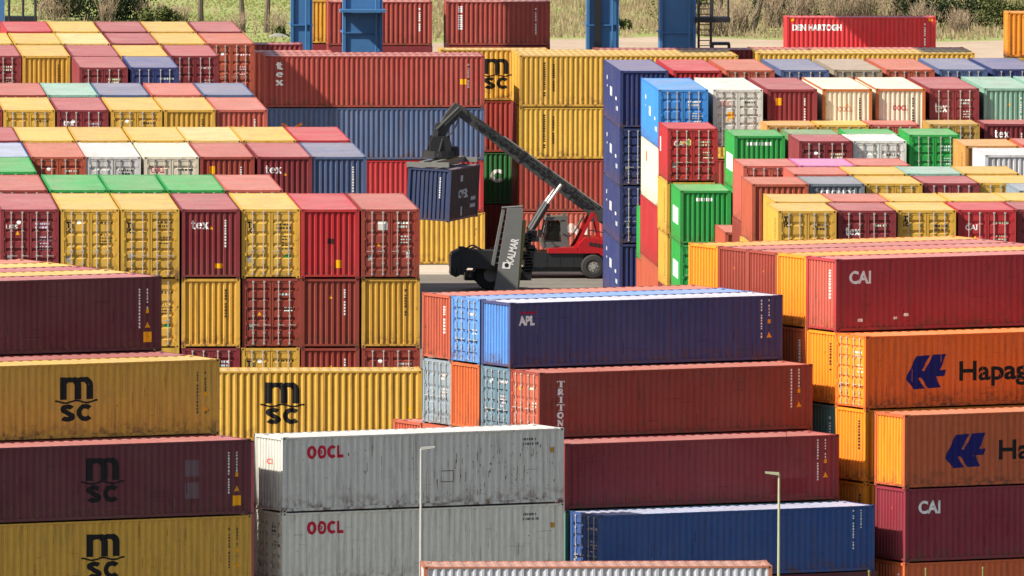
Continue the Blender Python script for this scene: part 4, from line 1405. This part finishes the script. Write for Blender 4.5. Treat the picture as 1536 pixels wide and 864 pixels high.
for o_ in (0.0, 0.12):
    pa = [B3((846 + 6 * i, 352 + 10 * math.sin(i * 0.8) - 4 * i), 0.7 + o_) for i in range(6)]
    for a, b in zip(pa, pa[1:]):
        hs.tube(a, b, 0.045, n=5)
    pa = [B3((690 - 5 * i, 176 + 9 * i + 6 * math.sin(i)), 1.1 + o_) for i in range(7)]
    for a, b in zip(pa, pa[1:]):
        hs.tube(a, b, 0.04, n=5)
put("hydraulic_hose", hs.mesh("hydraulic_hose", M_BLACK), rsk)

# second machine: grey mast leaning, black carriage to its side
hl = tag(empty("container_handler", (49.45, 790.0, 0.0)), "grey leaning mast with white lettering and black carriage, beside the reach stacker", "container handler")


def V(u, v):
    return ((u - 760) / 27.8, (437 - v) / 27.8)


def vp(*uv):
    return [V(*p) for p in uv]


ms = put("mast", MB().prism(vp((761, 311), (784, 312), (776, 437), (741, 437)), 0.0, 0.5).mesh("mast", M_GREY), hl)
rl = MB()
a, b = V(755, 314), V(739, 398)
rl.beam((a[0], 0.35, a[1]), (b[0], 0.35, b[1]), 0.3, 0.16)
for i in range(9):
    q = V(758 - i * 1.9, 322 + i * 9)
    rl.box(q[0] - 0.06, q[0] + 0.22, 0.25, 0.4, q[1] - 0.03, q[1] + 0.03)
rl.tube((V(752, 311)[0], 0.2, V(752, 311)[1]), (V(784, 309)[0], 0.2, V(784, 309)[1]), 0.06, n=6)
put("mast_rail", rl.mesh("mast_rail", M_GREY), hl)
ol = MB().prism(vp((784, 330), (789, 330), (788, 345), (778, 437), (774, 437)), 0.08, 0.42)
put("edge_strip", ol.mesh("edge_strip", M_OLIVE), hl)
kb = text_bm("KALMAR", 0.42, 0.03, width=1.42)
ang = math.atan2(V(774, 356)[1] - V(764, 400)[1], V(774, 356)[0] - V(764, 400)[0])
q = V(768, 376)
for v in kb.verts:
    x, z = v.co.x, v.co.z
    v.co = Vector((q[0] + x * math.cos(ang) - z * math.sin(ang), -0.006, q[1] + x * math.sin(ang) + z * math.cos(ang)))
km = bpy.data.meshes.new("lettering")
kb.to_mesh(km)
kb.free()
km.materials.append(M_PRINT)
put("lettering", km, ms, WHITE)
q = V(759, 397)
put("logo_plate", MB().prism([(q[0] - 0.24, q[1] - 0.17), (q[0] + 0.20, q[1] - 0.20), (q[0] + 0.26, q[1] + 0.17), (q[0] - 0.18, q[1] + 0.17)], -0.008, -0.003).mesh("logo_plate", M_PRINT), ms, WHITE)
dk = MB()
dk.tube((q[0] + 0.02, -0.012, q[1]), (q[0] + 0.02, -0.009, q[1]), 0.12, n=14)
put("logo_disc", dk.mesh("logo_disc", M_BLACK), ms)
cr = MB()
cr.prism(vp((676, 412), (678, 380), (690, 374), (748, 377), (748, 404), (702, 402), (696, 410), (684, 416)), 0.5, 2.0)
cr.box(V(676, 0)[0], V(690, 0)[0], 0.3, 2.2, V(0, 402)[1], V(0, 384)[1])
cr.box(V(688, 0)[0], V(697, 0)[0], 0.4, 1.0, V(0, 378)[1], V(0, 370)[1])
for u0, u1, hh in ((697, 722, 9), (701, 726, 6), (690, 708, 5)):
    pa = [(V(u0 + (u1 - u0) * i / 8, 0)[0], V(0, 377 - hh * math.sin(math.pi * i / 8))[1]) for i in range(9)]
    for (xa, za), (xb_, zb_) in zip(pa, pa[1:]):
        cr.tube((xa, 0.7, za), (xb_, 0.7, zb_), 0.05, n=5)
for i in range(5):
    x, z = V(680 + i * 6, 400 + i * 2)
    cr.box(x, x + 0.16, 0.25, 0.5, z - 0.3, z)
put("carriage", cr.mesh("carriage", M_BLACK), hl)
hy_ = MB()
for i in range(14):
    rr = random.Random(i)
    x, z = V(788 + rr.uniform(0, 12), 350 + i * 4.5)
    hy_.box(x - 0.25, x + rr.uniform(0.05, 0.35), 0.3, 1.6, z - 0.12, z + 0.14)
x, z = V(793, 402)
hy_.tube((x - 0.5, 0.6, z), (x + 0.75, 0.6, z - 0.05), 0.08, n=8)
put("hydraulic_block", hy_.mesh("hydraulic_block", M_BLACK), hl)
wheel(hl, "wheel", V(738, 0)[0], 1.2, 0.85, 0.6)
wheel(hl, "wheel", V(738, 0)[0], 3.2, 0.85, 0.6)
put("axle_beam", MB().box(V(700, 0)[0], V(800, 0)[0], 1.9, 3.1, 0.5, 1.0).mesh("axle_beam", M_BLACK), hl)

# ------------------------------------------------------------------ gantry crane behind the wall
gc = tag(empty("gantry_crane", (52.0, 842.0, 0.0)), "blue steel gantry crane legs rising behind the far container wall", "gantry crane")


def crane_leg(x0, x1, y0, y1, zt=26.0, plate=0.08):
    m = MB().box(x0 - 52, x1 - 52, y0 - 842, y1 - 842, 0.0, zt)
    for x in (x0, x1):
        m.box(x - 52 - plate, x - 52 + plate, y0 - 842 - 0.12, y0 - 842 + 0.02, 0.0, zt)
    for z in (4.0, 8.0, 11.9, 16.0, 20.0):
        m.box(x0 - 52 - 0.11, x1 - 52 + 0.11, y0 - 842 - 0.14, y1 - 842 + 0.05, z, z + 0.07)
    m.tube((x1 - 52 - 0.3, y0 - 842 - 0.2, 0), (x1 - 52 - 0.3, y0 - 842 - 0.2, zt), 0.05, n=6)
    return put("leg", m.mesh("crane_leg", M_CRANE), gc)


l1 = crane_leg(43.0, 45.1, 836.0, 838.4)
l2 = crane_leg(40.5, 41.6, 846.0, 848.0)
l3 = crane_leg(57.6, 59.3, 846.0, 848.0)
l4 = crane_leg(61.1, 63.0, 836.0, 838.4)
put("cable_duct", MB().box(5.95, 6.35, 3.80, 3.90, 0.0, 26.0).mesh("cable_duct", M_BLACK), l3)
put("platform", MB().box(42.7 - 52, 45.3 - 52, 834.6 - 842, 835.9 - 842, 13.15, 13.3).mesh("platform", M_CRANE), l1)
put("girder", MB().box(-13, 13, -6.2, -3.6, 26.0, 28.4).mesh("girder", M_CRANE), gc)
put("girder", MB().box(-13, 13, 4.0, 6.2, 26.0, 28.4).mesh("girder", M_CRANE), gc)
put("cross_beam", MB().box(-9, -7, -30, 20, 28.4, 30.6).mesh("cross_beam", M_CRANE), gc)
put("cross_beam", MB().box(4.6, 7.4, -30, 53, 28.4, 31.0).mesh("cross_beam", M_CRANE), gc)  # unseen; moved and lengthened to throw shade on the red lettered container
ld = MB()
for x in (63.25, 63.95):
    ld.tube((x - 52, -6.0, 8.0), (x - 52, -6.0, 16.0), 0.07, n=6)
for i in range(26):
    ld.tube((11.25, -6.0, 8.2 + i * 0.3), (11.95, -6.0, 8.2 + i * 0.3), 0.03, n=5)
lad = put("ladder", ld.mesh("ladder", M_BLACK), gc)
pf = MB().box(11.0, 13.0, -6.6, -5.2, 12.55, 12.85)
for x in (11.2, 12.0, 12.9):
    pf.tube((x, -6.5, 12.8), (x, -6.5, 14.2), 0.06, n=6)
put("ladder_platform", pf.mesh("ladder_platform", M_BLACK), gc)
pf = MB().box(11.9, 13.0, -6.6, -5.4, 11.25, 11.4)
for x in (12.0, 12.95):
    pf.tube((x, -6.5, 9.0), (x, -6.5, 11.3), 0.09, n=6)
pf.tube((11.3, -6.5, 10.4), (12.9, -6.5, 10.4), 0.05, n=6)
put("guard_frame", pf.mesh("guard_frame", M_BLACK), gc)
g2 = tag(empty("gantry_crane", (22.9, 837.0, 0.0)), "edge of a dark blue crane leg with black railed walkway beside the meadow", "gantry crane")
put("leg", MB().box(-0.8, 0.75, -1, 1, 0, 26).mesh("crane_leg", M_CRANE), g2)
wk = MB().box(0.8, 2.6, -1.2, 0.2, 12.5, 12.85)
for x in (1.0, 1.8, 2.5):
    wk.tube((x, -1.15, 9.0), (x, -1.15, 15.0), 0.07, n=6)
put("walkway", wk.mesh("walkway", M_BLACK), g2)

put("shadow_box", MB().box(-4.5, 0.2, -30.0, -1.0, 22.2, 25.9).mesh("shadow_box", M_CRANE), g2)  # unseen box, added to cast a shadow on the wall's brick red container

# ------------------------------------------------------------------ lamp posts and slim posts in front
def lamp(x, y, h, d, mat, label):
    r = tag(empty("street_lamp", (x, y, 0)), label, "street lamp", "lamp posts before the stacks")
    put("pole", MB().tube((0, 0, 0), (0, 0, h), 0.068, 0.042, n=10).mesh("pole", mat), r)
    put("pole_base", MB().tube((0, 0, 0), (0, 0, 0.9), 0.10, 0.09, n=10).mesh("pole_base", mat), r)
    hm = MB()
    hm.prism([(0, h - 0.05), (d * 0.50, h + 0.02), (d * 0.52, h + 0.09), (0, h + 0.06)], -0.08, 0.08)
    put("lamp_head", hm.mesh("lamp_head", mat), r)
    put("lamp_lens", MB().prism([(d * 0.12, h - 0.045), (d * 0.48, h + 0.0), (d * 0.48, h + 0.012), (d * 0.12, h - 0.03)], -0.06, 0.06).mesh("lamp_lens", M_GASKET), r)


lamp(31.1, 548.0, 9.2, 1, M_POLE, "white lamp post standing before the grey containers with red lettering")
lamp(43.65, 537.0, 9.05, -1, M_POLE2, "olive lamp post standing before the royal blue container")
for x, y, h, lab in ((48.9, 535.0, 5.66, "slim dark green post before the wine red container's near end"), (51.0, 535.0, 5.70, "slim dark green post before the wine red container's middle"), (46.9, 536.0, 5.5, "short white-capped post below the royal blue container's end")):
    r = tag(empty("fence_post", (x, y, 0)), lab, "post", "slim posts along the front edge")
    put("post", MB().tube((0, 0, 0), (0, 0, h), 0.035, n=8).mesh("post", M_OLIVE), r)
    put("cap", MB().tube((0, 0, h), (0, 0, h + 0.08), 0.05, 0.04, n=8).mesh("cap", M_OLIVE), r)

# ------------------------------------------------------------------ meadow, brush, bushes and trees behind
def leaf_mat(name, ca, cb):
    m, N, L, B = new_mat(name)
    g = N.new('ShaderNodeNewGeometry')
    n = noise(N, L, coords(N, L), 1.1, 3)
    c = mix(N, L, ramp(N, L, n, 0.3, 0.7), ca, cb)
    c = mix(N, L, ramp(N, L, g.outputs['Random Per Island'], 0, 1, 0.0, 0.55), c, tuple(x * 0.35 for x in ca))
    L.new(c, B.inputs['Base Color'])
    B.inputs['Roughness'].default_value = 0.8
    B.inputs['Specular IOR Level'].default_value = 0.15
    return m


M_LEAF = leaf_mat("leaf_dark", (0.030, 0.045, 0.018), (0.055, 0.075, 0.028))
M_LEAF2 = leaf_mat("leaf_olive", (0.085, 0.105, 0.030), (0.14, 0.15, 0.05))
M_DRY = leaf_mat("dry_stalk", (0.40, 0.29, 0.17), (0.52, 0.42, 0.26))
M_BLADE = leaf_mat("green_blade", (0.22, 0.27, 0.07), (0.36, 0.36, 0.13))
M_BARK = flat_mat("bark", (0.11, 0.085, 0.06), 0.9)
M_TWIG = flat_mat("pale_twig", (0.30, 0.22, 0.15), 0.9, var=0.6, scale=8)


def blades(name, n, x0, x1, y0, y1, h0, h1, mat, label, cat, dens=None, seed=1, w=0.07):
    r = random.Random(seed)
    m = MB()
    k = 0
    while k < n:
        x, y = r.uniform(x0, x1), r.uniform(y0, y1)
        if dens and r.random() > dens(x, y):
            k += 0.15
            continue
        k += 1
        h = r.uniform(h0, h1)
        dx, dy = r.uniform(-0.3, 0.3) * h, r.uniform(-0.3, 0.3) * h
        ww = w * r.uniform(0.6, 1.4)
        m.tri((x - ww, y, 0), (x + ww, y, 0), (x + dx, y + dy, h))
    o = put(name, m.raw(name, mat))
    tag(o, label, cat, None, 'stuff')
    return o


def patch(x, y):
    return 0.5 + 0.5 * math.sin(x * 0.31 + 1.3 * math.sin(y * 0.05)) * math.sin(y * 0.13 + x * 0.05)


def edge(x):
    return 1083 + 9 * math.sin(x * 0.11) + (x - 60) * 0.25 * (x > 60) + 6 * (x > 78)


blades("dry_grass", 26000, 28, 125, 1076, 1190, 0.15, 0.62, M_DRY, "dry straw coloured grass growing along the sandy bank and meadow", "grass", lambda x, y: (y > edge(x)) * (0.25 + 0.75 * patch(x, y)) * (0.07 if x < 56 else 1.0), 5)
blades("green_grass", 26000, 28, 125, 1082, 1200, 0.05, 0.20, M_BLADE, "short green grass covering the meadow behind the yard", "grass", lambda x, y: (y > edge(x) + 3) * (1.0 - 0.8 * patch(x, y)), 6)


def bush(x, y, w, h, mat, label, seed, n=2600):
    r = random.Random(seed)
    root = tag(empty("bush", (x, y, 0)), label, "bush", "bushes behind the yard")
    m = MB()
    lumps = [(r.uniform(-w * 0.42, w * 0.42), r.uniform(-w * 0.25, w * 0.25), h * r.uniform(0.25, 0.75), r.uniform(0.22, 0.42) * min(w, h * 1.3)) for _ in range(11)]
    for i in range(n):
        cx, cy, cz, rr = lumps[i % len(lumps)]
        d = Vector((r.gauss(0, 1), r.gauss(0, 1), r.gauss(0, 1))).normalized() * rr * r.uniform(0.45, 1.08)
        p = Vector((cx, cy, max(0.06, cz + d.z * 0.9))) + Vector((d.x, d.y, 0))
        a = Vector((r.gauss(0, 1), r.gauss(0, 1), r.gauss(0, 1))).normalized() * r.uniform(0.06, 0.15)
        b = a.orthogonal().normalized() * r.uniform(0.05, 0.10)
        m.quad(tuple(p - a), tuple(p + b), tuple(p + a), tuple(p - b))
    put("crown", m.raw("bush_crown", mat), root)
    t = MB()
    for i in range(6):
        q = lumps[i]
        t.tube((q[0] * 0.25, q[1] * 0.25, 0), (q[0], q[1], q[2]), 0.05, 0.02, n=5)
    put("trunk", t.mesh("bush_stem", M_BARK), root)


def brush(x, y, w, h, label, seed, n=90, mat=None):
    r = random.Random(seed)
    root = tag(empty("bare_shrub", (x, y, 0)), label, "shrub", "leafless shrubs behind the yard")
    m, t = MB(), MB()
    for i in range(n):
        a = r.uniform(0, 6.28)
        s = r.uniform(0.1, 0.75)
        bx, by = r.uniform(-w, w) * 0.28, r.uniform(-w, w) * 0.2
        hh = h * r.uniform(0.45, 1.0)
        mid = (bx + math.cos(a) * w * s * 0.25, by + math.sin(a) * w * s * 0.25, hh * 0.55)
        top = (bx + math.cos(a) * w * s * 0.55 + r.uniform(-.1, .1), by + math.sin(a) * w * s * 0.55, hh)
        (t if i < 8 else m).tube((bx, by, 0), mid, 0.030, 0.022, n=4, cap=False)
        m.tube(mid, top, 0.022, 0.006, n=3, cap=False)
        for k in range(3):
            f_ = r.uniform(0.2, 0.9)
            p = tuple(mid[j] + (top[j] - mid[j]) * f_ for j in range(3))
            m.tube(p, (p[0] + r.uniform(-.4, .4), p[1] + r.uniform(-.4, .4), p[2] + r.uniform(0.1, 0.6)), 0.014, 0.005, n=3, cap=False)
    put("crown", m.raw("twigs", mat or M_TWIG), root)
    put("trunk", t.raw("stems", M_BARK), root)


def tree(x, y, h, label, seed, lean=0.0):
    r = random.Random(seed)
    root = tag(empty("bare_tree", (x, y, 0)), label, "tree", "leafless trees behind the yard")
    t, m = MB(), MB()

    def grow(p, d, l, rad, lev):
        q = p + d * l
        (t if lev < 2 else m).tube(p, q, rad, rad * 0.68, n=7 if lev < 2 else 4, cap=False)
        if lev >= 4:
            return
        for k in range(3 if lev else 2):
            dd = (d + Vector((r.gauss(0, 0.42), r.gauss(0, 0.42), r.uniform(-0.05, 0.3)))).normalized()
            grow(q - d * l * r.uniform(0, 0.25), dd, l * r.uniform(0.5, 0.75), rad * 0.6, lev + 1)
    grow(Vector((0, 0, 0)), Vector((lean, 0, 1)).normalized(), h * 0.42, 0.24, 0)
    put("trunk", t.raw("trunk", M_BARK), root)
    put("crown", m.raw("branches", M_BARK), root)


tree(46.8, 1124, 9, "slim bare tree in the green meadow, first from the blue walkway", 3)
tree(49.4, 1110, 8, "slim bare tree in the green meadow, between its two neighbours", 5, -0.05)
tree(50.9, 1104, 8, "slim bare tree in the green meadow, last before the crane leg", 8, 0.06)
tree(85.2, 1106, 9, "dark bare tree beside the crane ladder", 11, 0.05)
tree(87.9, 1107, 10, "thick leaning bare tree near the red lettered container", 12, 0.22)
BS = [(38.2, 1124, 4.8, 3.6, M_LEAF, "dark evergreen bush behind the first yellow roofs"), (40.6, 1126, 4.4, 3.4, M_LEAF, "dark evergreen bush beside its larger neighbour behind the yellow roofs"),
      (36.2, 1131, 3.0, 2.3, M_LEAF2, "olive green bush beside the black walkway"), (43.6, 1118, 3.0, 1.3, M_LEAF2, "low olive bush at the meadow's edge"),
      (101.5, 1112, 5.0, 3.2, M_LEAF, "dark bush past the red lettered container, widest of the row"), (104.6, 1114, 4.4, 3.6, M_LEAF, "dark bush before the amber container"),
      (107.6, 1111, 4.0, 2.8, M_LEAF2, "olive bush standing half behind the amber container"), (84.0, 1122, 4.0, 3.0, M_LEAF2, "olive bush behind the crane ladder"),
      (91.5, 1126, 4.6, 3.4, M_LEAF, "dark bush above the red lettered container's near end"), (97.5, 1128, 4.6, 3.2, M_LEAF2, "olive bush above the red lettered container's far end"),
      (71.0, 1112, 2.2, 0.7, M_LEAF2, "low green clump in the dry grass between the crane legs"), (77.4, 1108, 2.4, 0.9, M_LEAF2, "low dark clump in dry grass beside the wide crane leg"),
      (52.6, 1098, 2.4, 0.8, M_LEAF2, "low green clump beside the white tarpaulin")]
for i, b in enumerate(BS):
    bush(*b, seed=40 + i)
BR = [(34.8, 1126, 2.6, 2.2), (36.0, 1124, 2.6, 2.0), (42.6, 1124, 2.0, 1.3), (43.8, 1125, 2.0, 1.3), (45.2, 1123, 2.0, 1.2), (39.6, 1121, 1.8, 2.2), (48.6, 1104, 3.0, 1.6), (51.6, 1101, 2.6, 1.8),
      (82.2, 1100, 3.0, 2.4), (84.2, 1098, 3.2, 2.6), (86.4, 1103, 3.0, 2.8), (90.0, 1112, 3.2, 3.4), (92.4, 1114, 3.2, 3.4), (94.6, 1113, 3.2, 3.6), (96.8, 1114, 3.2, 3.6), (99.0, 1112, 3.2, 3.6), (100.6, 1104, 2.6, 2.6), (103.2, 1103, 2.6, 1.8)]
for i, (x, y, w, h) in enumerate(BR):
    near = "by the meadow behind the yellow roofs" if x < 46 else ("in the meadow near the crane leg" if x < 60 else ("near the crane ladder" if x < 88 else "above the red lettered container"))
    grp = [q for q in BR if (q[0] < 46) == (x < 46) and (46 <= q[0] < 60) == (46 <= x < 60) and (60 <= q[0] < 88) == (60 <= x < 88)]
    brush(x, y, w, h, f"tangled leafless tan shrub {near}, {ORD[grp.index((x, y, w, h))]} from the meadow's side", 80 + i, 45 if x < 60 else 90)
tp = MB()
for i in range(6):
    a, b = i / 6, (i + 1) / 6
    tp.prism([(-0.7 + 1.4 * a, 0), (-0.7 + 1.4 * b, 0), (-0.7 + 1.4 * b, 0.22 * math.sin(math.pi * b) + 0.04), (-0.7 + 1.4 * a, 0.22 * math.sin(math.pi * a) + 0.04)], -0.4, 0.4)
o = put("tarpaulin", tp.mesh("tarpaulin", M_POLE), None, None, (51.5, 1096.5, 0.0))
tag(o, "small white tarpaulin bundle lying in the meadow grass near the crane leg", "tarpaulin")
